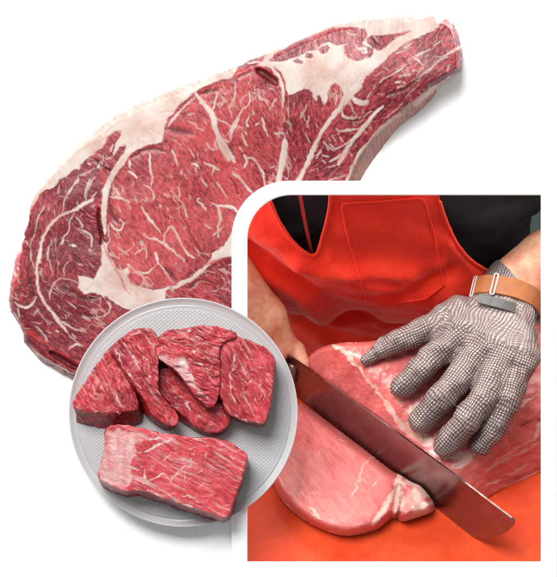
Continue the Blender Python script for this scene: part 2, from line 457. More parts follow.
# white seams and marbling: window, full width, points (window pixels)
FATLINES = [
 ('A', 13, 'W', [(205, 140), (206, 200)]), ('A', 14, 'W', [(190, 215), (240, 245), (255, 262)]), ('A', 14, 'W', [(340, 95), (345, 180), (365, 245), (358, 320)]), ('A', 13, 'W', [(305, 310), (345, 335), (375, 365), (370, 410)]),
 ('A', 11, 'W', [(70, 395), (140, 400), (210, 435)]), ('A', 13, 'W', [(290, 460), (310, 500), (345, 557)]), ('A', 9, 'W', [(110, 340), (130, 390)]), ('A', 9, 'W', [(312, 420), (320, 430)]), ('A', 11, 'W', [(547, 345), (552, 390)]), ('A', 7, 'W', [(418, 450), (422, 470)]),
 ('A', 6, 'W', [(440, 370), (475, 400)]), ('A', 6, 'W', [(235, 290), (225, 320)]), ('A', 5, 'W', [(150, 310), (165, 360)]), ('A', 40, 'W', [(200, 95), (130, 180), (85, 245), (50, 310), (30, 400), (24, 480), (30, 570), (34, 650)]),
 ('B', 15, 'W', [(85, 70), (110, 130), (125, 170)]), ('B', 8, 'W', [(146, 210), (152, 240)]), ('B', 13, 'W', [(130, 330), (140, 390)]), ('B', 13, 'W', [(165, 475), (190, 535)]), ('B', 12, 'W', [(198, 45), (225, 90), (240, 122)]), ('B', 18, 'W', [(213, 163), (245, 165), (265, 182)]),
 ('B', 15, 'W', [(308, 160), (345, 175), (380, 187), (418, 207)]), ('B', 20, 'W', [(370, 178), (400, 205)]), ('B', 11, 'W', [(375, 190), (365, 240)]), ('B', 6, 'W', [(245, 190), (262, 240)]), ('B', 11, 'W', [(285, 262), (310, 300), (330, 326)]), ('B', 9, 'W', [(400, 290), (425, 330), (447, 368)]), ('B', 10, 'W', [(272, 400), (255, 430), (290, 440), (315, 487)]),
 ('B', 36, 'W', [(395, -20), (430, 60), (470, 110), (482, 142)]), ('B', 18, 'W', [(508, 232), (545, 261), (562, 278)]), ('B', 18, 'W', [(398, 455), (420, 530), (432, 562)]), ('B', 22, 'W', [(390, 462), (470, 458), (520, 480), (562, 522)]), ('B', 7, 'W', [(365, 440), (400, 462)]), ('B', 8, 'W', [(378, 10), (390, 65)]),
 ('B', 5, 'W', [(45, 370), (75, 390)]), ('B', 5, 'W', [(60, 240), (90, 260)]), ('B', 5, 'W', [(430, 90), (452, 130)]), ('B', 6, 'W', [(330, 30), (345, 60)]), ('B', 5, 'W', [(360, 300), (385, 330)]), ('B', 5, 'W', [(200, 380), (215, 420)]),
 ('C', 13, 'W', [(300, -5), (340, 50), (380, 110), (425, 157)]), ('C', 9, 'W', [(315, 160), (320, 190), (370, 205), (420, 215), (470, 250), (562, 330)]), ('C', 16, 'W', [(375, 195), (440, 235)]), ('C', 10, 'W', [(440, 182), (475, 130), (500, 110), (525, 150), (560, 210)]),
 ('C', 11, 'W', [(72, 85), (95, 130), (125, 145), (155, 130), (160, 88)]), ('C', 8, 'W', [(60, 100), (60, 170), (70, 210), (52, 235)]), ('C', 9, 'W', [(125, 233), (120, 270), (160, 290)]), ('C', 6, 'W', [(245, 305), (300, 265)]), ('C', 6, 'W', [(320, 270), (325, 335)]),
 ('C', 18, 'W', [(385, 295), (400, 345), (402, 375)]), ('C', 9, 'W', [(400, 370), (355, 415), (330, 440), (240, 425), (222, 392)]), ('C', 11, 'W', [(405, 365), (440, 405), (470, 460), (515, 512)]), ('C', 10, 'W', [(238, 430), (290, 450), (310, 490), (288, 528)]), ('C', 12, 'W', [(188, 380), (215, 402)]), ('C', 8, 'W', [(55, 300), (90, 320), (120, 335)]),
 ('D', 9, 'W', [(65, 110), (35, 160), (20, 232)]), ('D', 14, 'W', [(78, 108), (115, 160), (150, 240), (180, 300), (242, 337)]), ('D', 11, 'W', [(18, 230), (70, 270), (130, 320), (162, 342)]), ('D', 10, 'W', [(160, 338), (165, 372)]), ('D', 13, 'W', [(418, -5), (420, 60), (405, 120), (400, 162)]),
 ('D', 8, 'W', [(398, 152), (440, 120)]), ('D', 8, 'W', [(368, 182), (402, 150)]), ('D', 7, 'W', [(400, 165), (412, 192)]), ('D', 7, 'W', [(310, 98), (352, 127)]), ('D', 6, 'W', [(478, 40), (512, 77)]), ('D', 5, 'W', [(300, 435), (340, 425), (388, 442)]), ('D', 7, 'W', [(458, 392), (502, 374)]),
 ('D', 5, 'W', [(452, 522), (430, 470)]), ('D', 4, 'W', [(388, 397), (412, 384)]), ('D', 5, 'W', [(265, 320), (285, 300), (340, 300)]), ('D', 5, 'W', [(470, 500), (450, 525), (430, 545)]),
 ('E', 36, 'W', [(240, 160), (330, 262), (370, 310), (382, 400), (410, 480), (432, 525)]), ('E', 14, 'W', [(245, 188), (170, 250), (100, 330), (55, 395)]), ('E', 12, 'W', [(397, 168), (380, 250), (360, 292)]), ('E', 12, 'W', [(525, 85), (520, 200), (468, 262)]), ('E', 6, 'W', [(470, 258), (495, 300), (500, 332)]),
 ('E', 12, 'W', [(540, 318), (520, 370), (490, 410), (490, 485)]), ('E', 6, 'W', [(393, 345), (450, 365), (502, 402)]), ('E', 18, 'W', [(415, 480), (450, 490), (482, 502)]), ('E', 7, 'W', [(188, 312), (242, 298)]), ('E', 5, 'W', [(160, 290), (202, 268)]), ('E', 7, 'W', [(250, 405), (312, 422)]), ('E', 5, 'W', [(200, 355), (250, 385)]),
 ('E', 5, 'W', [(80, 480), (130, 510), (165, 545)]), ('E', 5, 'W', [(160, 470), (195, 500)]), ('E', 6, 'W', [(320, 510), (345, 540)]), ('E', 5, 'W', [(300, 340), (325, 370)]),
 ('F', 10, 'W', [(105, 275), (105, 340), (95, 380), (58, 407)]), ('F', 7, 'W', [(60, 403), (87, 442)]), ('F', 11, 'W', [(205, 288), (210, 370), (150, 425), (120, 480), (108, 532)]), ('F', 7, 'W', [(192, 308), (138, 347)]), ('F', 7, 'W', [(240, 248), (246, 282)]), ('F', 6, 'W', [(265, 288), (276, 342)]), ('F', 7, 'W', [(397, 333), (365, 380), (343, 417)]),
 ('F', 10, 'W', [(207, 458), (185, 500), (197, 534)]), ('F', 10, 'W', [(300, 468), (310, 562)]), ('F', 6, 'W', [(248, 522), (277, 513)]), ('F', 9, 'W', [(285, 335), (298, 342)]), ('F', 5, 'W', [(385, 420), (395, 460)]), ('F', 5, 'W', [(225, 180), (195, 230)]), ('F', 5, 'W', [(340, 215), (325, 250)]),
 ('F', 24, 'W', [(318, 85), (380, 140), (430, 220), (442, 330), (435, 400)]), ('F', 12, 'W', [(185, 95), (260, 82), (340, 85)]), ('F', 6, 'W', [(425, 340), (430, 430), (455, 500)]),
 ('G', 32, 'W', [(-20, 100), (40, 180), (80, 250), (102, 292)]), ('G', 16, 'W', [(130, -5), (85, 70), (75, 132)]), ('G', 11, 'W', [(150, 88), (175, 160), (187, 177)]), ('G', 9, 'W', [(188, -5), (190, 42)]), ('G', 7, 'W', [(248, 42), (277, 24)]), ('G', 10, 'W', [(298, -5), (320, 80), (330, 112)]), ('G', 8, 'W', [(383, 95), (432, 91)]),
 ('G', 13, 'W', [(163, 243), (185, 270), (190, 297), (165, 332)]), ('G', 12, 'W', [(188, 265), (230, 260), (270, 315), (300, 380), (320, 475)]), ('G', 8, 'W', [(348, 332), (382, 319)]), ('G', 12, 'W', [(88, 358), (130, 390), (190, 470), (242, 525)]), ('G', 10, 'W', [(3, 468), (42, 532)]), ('G', 5, 'W', [(130, 190), (160, 220)]), ('G', 5, 'W', [(100, 330), (130, 350)]),
 ('G', 5, 'W', [(410, 320), (430, 300)]), ('G', 6, 'W', [(560, 360), (530, 410)]), ('G', 5, 'W', [(490, 20), (500, 90)]),
 ('H', 10, 'W', [(35, 395), (42, 560)]), ('H', 5, 'W', [(190, 168), (160, 230), (143, 262)]), ('H', 8, 'W', [(200, 248), (190, 332)]), ('H', 7, 'W', [(178, 368), (210, 442)]), ('H', 7, 'W', [(248, 298), (262, 332)]), ('H', 28, 'S', [(557, 40), (500, 100), (430, 170), (360, 260), (300, 340), (250, 430), (205, 550), (112, 725)]),
 ('H', 9, 'W', [(430, 188), (430, 235), (470, 265), (562, 254)]), ('H', 5, 'W', [(490, 108), (480, 172)]), ('H', 22, 'W', [(508, 118), (545, 150), (562, 165)]), ('H', 5, 'W', [(470, 98), (445, 182)]), ('H', 11, 'W', [(388, 338), (430, 360), (480, 350), (560, 338)]), ('H', 6, 'W', [(300, 428), (350, 480), (382, 492)]),
 ('H', 7, 'W', [(290, 488), (250, 542)]), ('H', 9, 'W', [(415, 398), (442, 432)]), ('H', 5, 'W', [(340, 60), (345, 150)]), ('H', 6, 'W', [(380, 60), (400, 120), (385, 170)]), ('H', 5, 'W', [(60, 280), (70, 350)]), ('H', 5, 'W', [(100, 150), (95, 200)]), ('H', 5, 'W', [(320, 370), (350, 430)]), ('H', 6, 'W', [(365, 380), (390, 430)]),
 ('I', 6, 'W', [(302, 358), (238, 392)]), ('I', 7, 'W', [(308, 328), (332, 352)]), ('I', 9, 'W', [(468, 308), (400, 360), (320, 400), (278, 432)]), ('I', 8, 'W', [(222, 498), (188, 542)]), ('I', 14, 'W', [(385, 438), (420, 428)]), ('I', 6, 'W', [(430, 380), (485, 390)]), ('I', 6, 'W', [(440, 360), (460, 400)]), ('I', 6, 'W', [(490, 430), (520, 410)]), ('I', 6, 'W', [(400, 470), (450, 455)]),
 ('I', 8, 'W', [(48, 78), (70, 105), (112, 99)]), ('I', 16, 'W', [(115, 178), (130, 207), (180, 190), (185, 232), (155, 218)]), ('I', 7, 'W', [(68, 236), (76, 248)]), ('I', 7, 'W', [(390, 230), (470, 210), (500, 190)]), ('I', 6, 'W', [(460, 170), (430, 200)]), ('I', 6, 'W', [(250, 450), (235, 480)]), ('I', 6, 'W', [(270, 515), (300, 520)]),
 ('J', 8, 'W', [(178, 356), (240, 330), (282, 308)]), ('J', 8, 'W', [(158, 358), (200, 390), (217, 412)]), ('J', 20, 'W', [(385, 348), (440, 320), (500, 286)]), ('J', 11, 'W', [(392, 350), (330, 400), (260, 460), (175, 525)]), ('J', 10, 'W', [(132, 408), (60, 450), (-5, 492)]), ('J', 5, 'W', [(347, 258), (298, 282)]), ('J', 5, 'W', [(410, 418), (400, 472)]),
 ('J', 18, 'W', [(95, 305), (130, 295), (150, 262)]), ('J', 8, 'W', [(60, 500), (80, 490)]), ('J', 8, 'W', [(115, 490), (140, 478)]), ('J', 8, 'W', [(90, 535), (110, 545)]), ('J', 10, 'W', [(150, 460), (175, 455)]), ('J', 5, 'W', [(360, 240), (380, 290)]), ('J', 4, 'W', [(430, 230), (440, 270)]), ('J', 4, 'W', [(300, 350), (330, 360)]),
 ('J', 36, 'S', [(520, 462), (430, 505), (370, 545), (320, 575), (270, 610), (225, 650), (180, 690)]),
 ('K', 26, 'S', [(557, 105), (480, 155), (400, 225), (320, 315), (270, 385), (220, 475), (180, 590)]),
 ('K', 32, 'W', [(435, 45), (380, 90), (340, 150), (290, 205), (240, 270), (200, 330), (155, 400), (125, 450)]), ('K', 13, 'W', [(68, 432), (120, 400), (155, 380)]), ('K', 12, 'W', [(270, 228), (190, 300), (172, 315)]), ('K', 11, 'W', [(150, 68), (155, 110), (190, 135), (245, 124)]), ('K', 5, 'W', [(215, 18), (225, 70), (250, 102)]), ('K', 38, 'W', [(230, -10), (290, 30), (335, 5)]),
 ('K', 11, 'W', [(113, 208), (150, 215), (192, 204)]), ('K', 8, 'W', [(68, 308), (110, 345), (162, 320)]), ('K', 7, 'W', [(120, 193), (130, 242)]), ('K', 6, 'W', [(20, 385), (60, 395)]), ('K', 6, 'W', [(10, 420), (40, 440)]), ('K', 6, 'W', [(60, 470), (110, 455)]), ('K', 6, 'W', [(300, 205), (325, 240)]), ('K', 6, 'W', [(240, 300), (260, 330)]), ('K', 5, 'W', [(205, 370), (225, 390)]), ('K', 5, 'W', [(360, 130), (390, 160)]),
 ('K', 9, 'W', [(180, 520), (120, 540), (60, 560)]), ('K', 6, 'W', [(40, 300), (55, 350)]),
 ('L', 20, 'S', [(505, 135), (430, 172), (380, 215), (300, 235), (240, 275), (200, 330), (160, 390), (145, 460), (133, 570)]), ('L', 14, 'W', [(450, 155), (400, 190), (340, 232)]), ('L', 7, 'W', [(172, 178), (130, 240), (115, 310), (100, 390), (70, 430), (80, 525)]), ('L', 9, 'W', [(234, 203), (241, 252)]), ('L', 11, 'W', [(407, -5), (340, 80), (310, 130), (300, 205)]),
 ('L', 9, 'W', [(490, -5), (460, 60), (445, 122)]), ('L', 7, 'W', [(400, 148), (401, 192)]), ('L', 10, 'W', [(380, 228), (345, 290), (345, 350), (300, 410), (290, 452)]), ('L', 15, 'W', [(300, 405), (292, 448)]), ('L', 10, 'W', [(393, 258), (435, 300), (430, 332)]), ('L', 8, 'W', [(433, 343), (500, 390), (495, 452)]), ('L', 7, 'W', [(212, 443), (190, 490), (190, 560)]), ('L', 4, 'W', [(255, 368), (213, 452)]),
 ('L', 9, 'W', [(365, 450), (385, 460)]), ('L', 8, 'W', [(40, 423), (52, 442)]), ('L', 6, 'W', [(273, 115), (322, 120)]), ('L', 5, 'W', [(225, 298), (178, 372)]), ('L', 8, 'W', [(530, 90), (500, 120)]),
 ('M', 7, 'W', [(138, 385), (180, 375), (242, 338)]), ('M', 9, 'W', [(130, 388), (90, 460), (38, 545)]), ('M', 7, 'W', [(242, 398), (190, 480), (180, 560)]), ('M', 11, 'W', [(282, 285), (260, 335)]), ('M', 10, 'W', [(193, 300), (217, 315)]), ('M', 11, 'W', [(372, 168), (343, 218)]), ('M', 8, 'W', [(300, 248), (290, 312)]), ('M', 8, 'W', [(318, 270), (362, 258)]), ('M', 6, 'W', [(320, 440), (290, 500)]),
 ('N', 16, 'S', [(265, -5), (235, 110), (220, 220), (225, 320), (240, 380), (300, 470), (372, 557)]), ('N', 8, 'W', [(325, -5), (295, 90), (315, 170), (335, 242)]), ('N', 8, 'W', [(180, 55), (180, 130), (205, 192)]), ('N', 10, 'W', [(412, -5), (400, 32)]), ('N', 7, 'W', [(442, 143), (405, 190), (410, 252)]), ('N', 7, 'W', [(328, 322), (380, 260), (440, 275), (525, 302)]),
 ('N', 7, 'W', [(325, 328), (310, 380), (310, 415)]), ('N', 15, 'W', [(68, 428), (90, 460), (160, 475), (200, 440), (217, 395)]), ('N', 8, 'W', [(90, 475), (100, 535)]), ('N', 7, 'W', [(235, 488), (200, 525)]), ('N', 10, 'W', [(85, 20), (120, 55), (110, 90)]), ('N', 7, 'W', [(150, 10), (165, 40)]), ('N', 6, 'W', [(60, 210), (75, 250)]), ('N', 7, 'W', [(480, 30), (500, 45)]), ('N', 5, 'W', [(368, 140), (372, 170)]), ('N', 6, 'W', [(75, 370), (90, 400)]),
 ('O', 10, 'W', [(155, 36), (168, 46)]), ('O', 10, 'W', [(288, -5), (290, 42)]), ('O', 11, 'W', [(400, 428), (425, 460), (410, 500), (368, 532)]), ('O', 6, 'W', [(282, 547), (370, 528)]), ('O', 6, 'W', [(270, 160), (300, 190)]), ('O', 4, 'W', [(200, 450), (330, 500)]), ('O', 4, 'W', [(100, 420), (180, 470)]), ('O', 4, 'W', [(60, 460), (140, 520)]),
 ('P', 18, 'W', [(310, -5), (360, 70), (430, 152)]), ('P', 10, 'W', [(368, 75), (440, 110), (560, 157)]), ('P', 10, 'W', [(443, 272), (490, 235), (523, 246)]), ('P', 11, 'W', [(352, 140), (368, 148)]), ('P', 6, 'W', [(220, -5), (260, 50), (310, 102)]), ('P', 6, 'W', [(188, 85), (252, 96)]), ('P', 5, 'W', [(213, 113), (270, 170), (300, 222)]), ('P', 7, 'W', [(198, 290), (280, 350), (330, 385), (378, 386)]),
 ('P', 7, 'W', [(470, 168), (490, 197)]), ('P', 12, 'W', [(190, 268), (280, 342), (380, 402), (480, 445)]), ('P', 5, 'W', [(430, 150), (470, 200), (540, 250)]), ('P', 6, 'W', [(60, 20), (90, 70)]),
]
DARKLINES = [  # window, width, points : dark streaks of the meat, and shade of hollows put into the colour
 ('F', 46, [(255, 145), (330, 180), (395, 232)]), ('F', 26, [(330, 175), (350, 260)]), ('F', 22, [(130, 190), (220, 150)]), ('E', 34, [(285, 165), (330, 150), (400, 138)]), ('E', 60, [(60, 410), (140, 420), (230, 440)]), ('A', 26, [(225, 115), (330, 62), (450, 75)]), ('A', 16, [(75, 250), (75, 330), (60, 470)]),
 ('A', 40, [(70, 450), (90, 540)]), ('L', 14, [(540, 225), (550, 350)]), ('M', 18, [(205, 260), (270, 300), (290, 325)]), ('M', 16, [(325, 340), (350, 350)]), ('O', 34, [(165, 130), (215, 160)]), ('O', 26, [(165, 360), (230, 420), (350, 390)]), ('O', 26, [(130, 350), (190, 380)]), ('O', 20, [(220, 520), (320, 540)]), ('N', 30, [(480, 110), (520, 150)]), ('N', 30, [(160, 260), (200, 390)]),
 ('P', 42, [(310, 295), (420, 360), (515, 412)]), ('P', 44, [(140, 170), (165, 250)]), ('C', 34, [(80, 10), (110, 80)]), ('C', 50, [(450, 400), (530, 490)]), ('B', 12, [(495, 260), (520, 310), (548, 375)]), ('B', 8, [(380, 130), (400, 165)]), ('D', 12, [(180, 80), (220, 180), (262, 262), (300, 298)]), ('D', 26, [(200, 545), (260, 500)]), ('D', 10, [(270, 495), (340, 490), (400, 530)]),
 ('H', 16, [(430, 270), (500, 285), (557, 275)]), ('H', 20, [(340, 150), (340, 190)]), ('H', 26, [(260, 110), (290, 190)]), ('K', 10, [(440, 60), (500, 5)]), ('K', 10, [(150, 405), (230, 320), (280, 260)]), ('I', 26, [(330, 520), (440, 490), (557, 400)]), ('I', 18, [(230, 130), (280, 170)]), ('J', 12, [(100, 380), (140, 420)]), ('G', 40, [(60, 160), (90, 260)]), ('A', 5, [(440, 500), (480, 557)]), ('A', 4, [(185, 350), (205, 410)]), ('N', 60, [(400, 320), (440, 350)]),
]
REDLINES = [
 ('E', 44, [(300, 135), (380, 105), (465, 98)]), ('E', 10, [(158, 208), (125, 260), (85, 310), (65, 347)]), ('E', 5, [(245, 160), (200, 192)]), ('F', 20, [(85, 160), (200, 130), (290, 108), (335, 150)]), ('F', 12, [(375, 128), (430, 170), (452, 240), (460, 330)]), ('F', 26, [(-10, 250), (40, 240)]), ('J', 24, [(10, 352), (95, 356)]), ('J', 26, [(150, 405), (205, 458)]), ('J', 44, [(370, 115), (395, 130)]), ('J', 24, [(440, 420), (485, 330)]), ('J', 20, [(440, 160), (480, 260)]),
 ('B', 12, [(497, 262), (522, 312), (550, 380)]), ('B', 8, [(385, 130), (402, 165)]), ('D', 10, [(225, 190), (270, 272), (302, 298)]), ('N', 40, [(40, 310), (90, 310)]), ('N', 60, [(60, 180), (90, 280)]), ('N', 40, [(110, 380), (110, 430)]), ('P', 34, [(95, 95), (190, 180), (290, 230)]), ('P', 18, [(290, 240), (420, 330), (500, 380)]), ('M', 44, [(290, 350), (300, 440)]), ('M', 20, [(205, 250), (240, 270)]), ('L', 34, [(530, 140), (550, 190)]), ('C', 10, [(0, 140), (20, 230), (50, 290)]), ('C', 10, [(50, 290), (90, 390)]),
 ('C', 18, [(95, 400), (130, 440), (160, 510), (185, 557)]), ('O', 10, [(370, 30), (410, 130), (450, 200)]), ('O', 20, [(450, 205), (490, 250), (520, 330)]), ('O', 7, [(520, 330), (557, 375)]), ('C', 12, [(400, 205), (430, 215)]), ('A', 24, [(0, 250), (40, 200)]), ('L', 16, [(520, 150), (545, 260)]), ('D', 30, [(320, 380), (420, 340)]), ('E', 20, [(440, 440), (470, 460)]), ('I', 20, [(370, 105), (490, 75)]), ('B', 20, [(60, 10), (90, 60)]), ('G', 24, [(20, 90), (60, 130)]), ('G', 18, [(0, 310), (40, 330)]),
]
PINKLINES = [('O', 4, [(320, 270), (350, 330), (420, 390), (490, 440), (557, 482)]), ('O', 4, [(220, 372), (290, 330), (312, 272)]), ('E', 3, [(0, 300), (110, 285)]), ('A', 4, [(200, 60), (230, 30)]), ('M', 10, [(250, 130), (340, 70), (440, 0)]), ('I', 6, [(30, 400), (20, 480)]), ('I', 5, [(150, 395), (80, 450), (50, 530)])]
EYE = [(106, 216), (105, 205), (109, 188), (116, 173), (125, 160), (140, 148), (160, 145), (164, 130), (180, 107), (195, 94), (215, 84), (232, 78), (233, 68), (250, 65), (265, 66), (275, 72), (284, 84), (286, 110), (286, 140), (279, 182), (262, 195), (240, 222), (231, 236), (219, 249), (212, 253), (209, 260), (197, 270), (184, 280), (170, 285), (154, 289), (143, 286), (132, 281), (127, 267), (116, 263), (110, 250), (106, 235)]
RIB = [(296, 185), (318, 142), (330, 125), (345, 104), (355, 92), (372, 75), (390, 55), (408, 41), (425, 35), (441, 23), (447, 15), (470, 30), (470, 75), (440, 84), (420, 95), (395, 115), (380, 130), (365, 150), (350, 185), (330, 210), (300, 210)]
SIDE = [(442, 84), (424, 93), (408, 104), (398, 114), (384, 127), (372, 139), (364, 149), (356, 164), (349, 182), (345, 200), (380, 200), (400, 140), (436, 105), (445, 90)]

MEAT = raw_meat('steak_meat', (112, 14, 30), (204, 80, 84), (244, 226, 216), pale=(236, 182, 176), fibre=(.17, .36), flecks=.22, fatg=.83, bump=.26, bdist=.0010, rough=.40, spec=.40, contrast=1.25, red=(188, 34, 34))
RINDM = raw_meat('steak_membrane', (150, 92, 82), (196, 140, 128), (226, 196, 186), pale=(220, 180, 168), fibre=(.03, .5), flecks=.3, bump=.5, bdist=.0012, rough=.5)

def steak():
    st = .72
    xs = np.arange(4, 468, st); ys = np.arange(6, 402, st)
    GX, GY = np.meshgrid(xs, ys, indexing='xy'); x = GX.ravel(); y = GY.ravel()
    jx = (fbm(x * .12, y * .12, 5) - .5) * 3; jy = (fbm(x * .12, y * .12, 9) - .5) * 3
    sd = poly_sd(x + .6 * jx, y + .6 * jy, STEAK)
    # the steak is cut square where the window frame stands on it
    fr = poly_sd(x, y, rounded_window(236, 185, 640, 640, 53))
    keepv = (sd > -0.66 * st) & (fr < 0.2)
    nx, ny = len(xs), len(ys)
    idx = np.arange(nx * ny).reshape(ny, nx)
    q = np.stack([idx[:-1, :-1], idx[1:, :-1], idx[1:, 1:], idx[:-1, 1:]], -1).reshape(-1, 4)
    q = q[keepv[q].all(1)]
    used = np.unique(q); mp = np.full(nx * ny, -1); mp[used] = np.arange(len(used))
    x, y, sd, jx, jy = x[used], y[used], sd[used], jx[used], jy[used]; q = mp[q]
    def SD(x, y):
        return poly_sd(x + 1.8 * (fbm(x * .12, y * .12, 5) - .5), y + 1.8 * (fbm(x * .12, y * .12, 9) - .5), STEAK)
    nb = sd < .66 * st
    for _ in range(3):
        a, b = x[nb], y[nb]; s0 = SD(a, b)
        gx = (SD(a + .4, b) - SD(a - .4, b)) / .8; gy = (SD(a, b + .4) - SD(a, b - .4)) / .8
        g2 = np.maximum(gx * gx + gy * gy, .3); stp = np.clip(s0, -.7, .7)
        x[nb] -= stp * gx / g2; y[nb] -= stp * gy / g2
    sd[nb] = 0
    wx = x + jx * .5 + (fbm(x * .30, y * .30, 15, 3) - .5) * 2.2; wy = y + jy * .5 + (fbm(x * .30, y * .30, 19, 3) - .5) * 2.2
    wid = .55 + .9 * fbm(x * .11, y * .11, 23, 2)
    fat = np.full(len(x), -6.0)
    for k, P in FATPOLY.items():
        fat = np.maximum(fat, np.clip(poly_sd(wx + .5 * jx, wy + .5 * jy, P), -6, 6))
    for w, wd, kind, pts in FATLINES:
        f1 = np.full(len(x), -6.0); add_line(f1, wx, wy, wpx(w, pts), wd / S8 / 2 * .96, kind == 'W')
        fat = np.maximum(fat, np.minimum(f1, (wd - 6.0) * .17))
    tri = np.full(len(x), -6.0)
    add_line(tri, wx, wy, [(285.5, 140), (283, 160), (278, 184)], 3.4, True)
    fat = np.maximum(fat, tri)
    fat = np.where(fat > -3, fat + (wid - 1) * 1.2 - .12, fat)
    muscle_in = np.full(len(x), -6.0)       # lean islands inside the fat
    for P in ([(305, 57), (307, 53), (312, 53), (314, 57), (310, 59)], [(293, 61), (297, 58), (303, 61), (302, 64), (296, 63)], [(318, 50), (321, 46), (327, 44), (331, 47), (327, 52), (321, 53.5)],
              [(268, 61), (275, 53), (294, 43), (313, 35), (332, 27), (346, 27), (355, 27), (365, 29), (367, 35), (364, 41), (358, 44), (345, 44), (336, 46), (330, 42), (321, 44), (317, 50), (310, 51), (304, 54), (296, 57), (288, 60), (278, 62)],
              [(343.5, 46), (350, 42), (360, 41), (366, 46), (374, 49), (371, 57), (361, 60), (353, 61), (346, 57)], [(366, 38), (371, 35), (380, 35), (390, 34.5), (413, 31), (400, 36.5), (391, 42), (388, 45), (383, 50), (377, 51), (371, 47), (367, 43)]):
        muscle_in = np.maximum(muscle_in, np.clip(poly_sd(wx, wy, P), -6, 6))
    marb = np.full(len(x), -6.0)
    for w, wd, kind, pts in FATLINES:
        if w == 'I' and wd in (8, 16, 7): add_line(marb, wx, wy, wpx(w, pts), wd / S8 / 2, True)
    fat = np.minimum(fat, np.maximum(-muscle_in, marb))
    dark = np.full(len(x), -9.0); red = np.full(len(x), -9.0); pink = np.full(len(x), -9.0)
    def soft(lines, amp=1.0):
        out = np.zeros(len(x))
        for w, wd, pts in lines:
            f = np.full(len(x), -20.0); hw = wd / S8 / 2
            add_line(f, wx, wy, wpx(w, pts), hw, True, reach=hw + 4)
            out = np.maximum(out, amp * smooth01((f + hw * .7 + 1.2) / (hw * 1.7 + 1.6)))
        return out
    crease = soft([('L', 17, [(545, 205), (553, 290), (563, 370), (568, 440)]), ('M', 10, [(325, 338), (350, 352)])], 1.0)
    dark = np.maximum(soft(DARKLINES, .72), crease); red = soft(REDLINES); pink = soft(PINKLINES)  # the crease and hollows get their shade in the colour too
    eye = poly_sd(x, y, EYE); rib = poly_sd(x, y, RIB); side = poly_sd(wx, wy, SIDE)
    left = smooth01((118 - x) / 30) * smooth01((y - 150) / 40)
    tone = .40 + .28 * smooth01(eye / 6 + .3) - .10 * smooth01(rib / 6) - .20 * left
    tone -= .12 * smooth01((y - 270) / 40) * (eye < 0)
    tone += (fbm(x * .03, y * .03, 31, 3) - .5) * .75
    tone -= .55 * smooth01((x - 436) / 10) * smooth01(1.3 - sd / 7) * (y < 80)  # end cap coloured darker to offset the light it catches
    # cell-like bundles in the muscle
    tone += (fbm(x * .16, y * .09, 77, 2) - .5) * .30
    # fine natural marbling everywhere in the lean: thin ridges of fat
    # fibre directions
    xw = x + jx * 9; yw = y + jy * 9
    ang = np.where(eye > 0, math.radians(57), np.where(rib > 0, math.radians(-42), math.radians(35)))
    ang = np.where((eye <= 0) & (rib <= 0) & (xw > 270), math.radians(80), ang)
    ang = np.where((xw < 75) & (yw > 180), math.radians(95), ang)
    ang = np.where((xw < 120) & (yw > 285), math.radians(35), ang)
    u = x * np.cos(ang) + y * np.sin(ang); v = -x * np.sin(ang) + y * np.cos(ang)
    fib = np.stack([u, v, np.zeros_like(u)], -1)
    rd = np.abs(fbm(u * .045 + 3, v * .13, 201, 3) - .5)
    fine = (.022 - rd) * 40 * np.where(eye > 0, 1.0, .9)
    gate = fbm(x * .05, y * .05, 66, 2) - .49
    fat = np.where(gate > 0, np.maximum(fat, np.minimum(fine - .5, -.2)), fat)
    red = np.maximum(red, .55 * pink * (fat > .5))
    red = red * smooth01(sd / 6)
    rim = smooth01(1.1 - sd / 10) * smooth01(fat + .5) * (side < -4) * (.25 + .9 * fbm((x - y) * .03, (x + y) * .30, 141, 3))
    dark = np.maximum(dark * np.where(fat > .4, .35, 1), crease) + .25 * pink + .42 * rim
    # heights
    R = np.where(side > -6, 15.0, 7.0)
    R = np.where((x < 80) & (y > 300), 11.0, R)
    d = np.clip(sd / R, 0, 1)
    TK = 16.5 + 22 * smooth01((side + 270) / 290) * smooth01((y + 30) / 110) * smooth01(-poly_sd(x, y, rounded_window(231.6, 180.8, 640, 640, 57)) / 120)
    h = TK * np.sqrt(np.clip(1 - (1 - d) ** 2, 0, 1))
    h = np.where(side > 0, TK * np.clip(d, 0, 1) ** .8, h)
    h += (fbm(x * .025, y * .025, 12, 3) - .5) * 3.0 * d
    h += smooth01((fat + .8) / 2.0) * .15 * d - dark * .9 * d
    h += (fbm(u * .12, v * .4, 51, 3) - .5) * .5 * d * (fat < .3)
    h -= crease * 2.5 * d
    # torn hollow under the flap at the top
    hole = np.full(len(x), -20.0); add_line(hole, x, y, wpx('F', [(262, 140), (330, 180), (395, 232)]), 3.2, True)
    h -= 5.0 * smooth01((hole + 2) / 4)
    hole = np.full(len(x), -20.0); add_line(hole, x, y, wpx('P', [(320, 300), (420, 360), (505, 408)]), 2.8, True)
    h -= 5.0 * smooth01((hole + 2) / 4)
    h = np.where(poly_sd(x, y, rounded_window(225, 174, 640, 640, 60)) > 0, np.minimum(h, FZ - .6), h)
    h = np.maximum(h, .15)
    V = ppv(x, y, h)
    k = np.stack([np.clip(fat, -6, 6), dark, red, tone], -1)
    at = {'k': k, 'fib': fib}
    root = empty('rib_steak', pp(235, 210, 0), 'large raw marbled rib steak with a white fat cap lying on the white surface', 'steak')
    cx = x[q].mean(1); cy = y[q].mean(1)
    f_mid = lambda P: poly_sd(cx, cy, P) > 0
    assigned = np.zeros(len(q), bool)
    def part(name, mask, mat, label=None):
        m = mask & ~assigned; assigned[m] = True
        if m.any():
            a, b, c = sub(V, q, m, at)
            o = mesh_obj(name, a, b, mat, root, attrs=c)
            if label: o['label'] = label
    part('membrane', f_mid(SIDE) & (poly_sd(cx, cy, SIDE) > 0), RINDM)
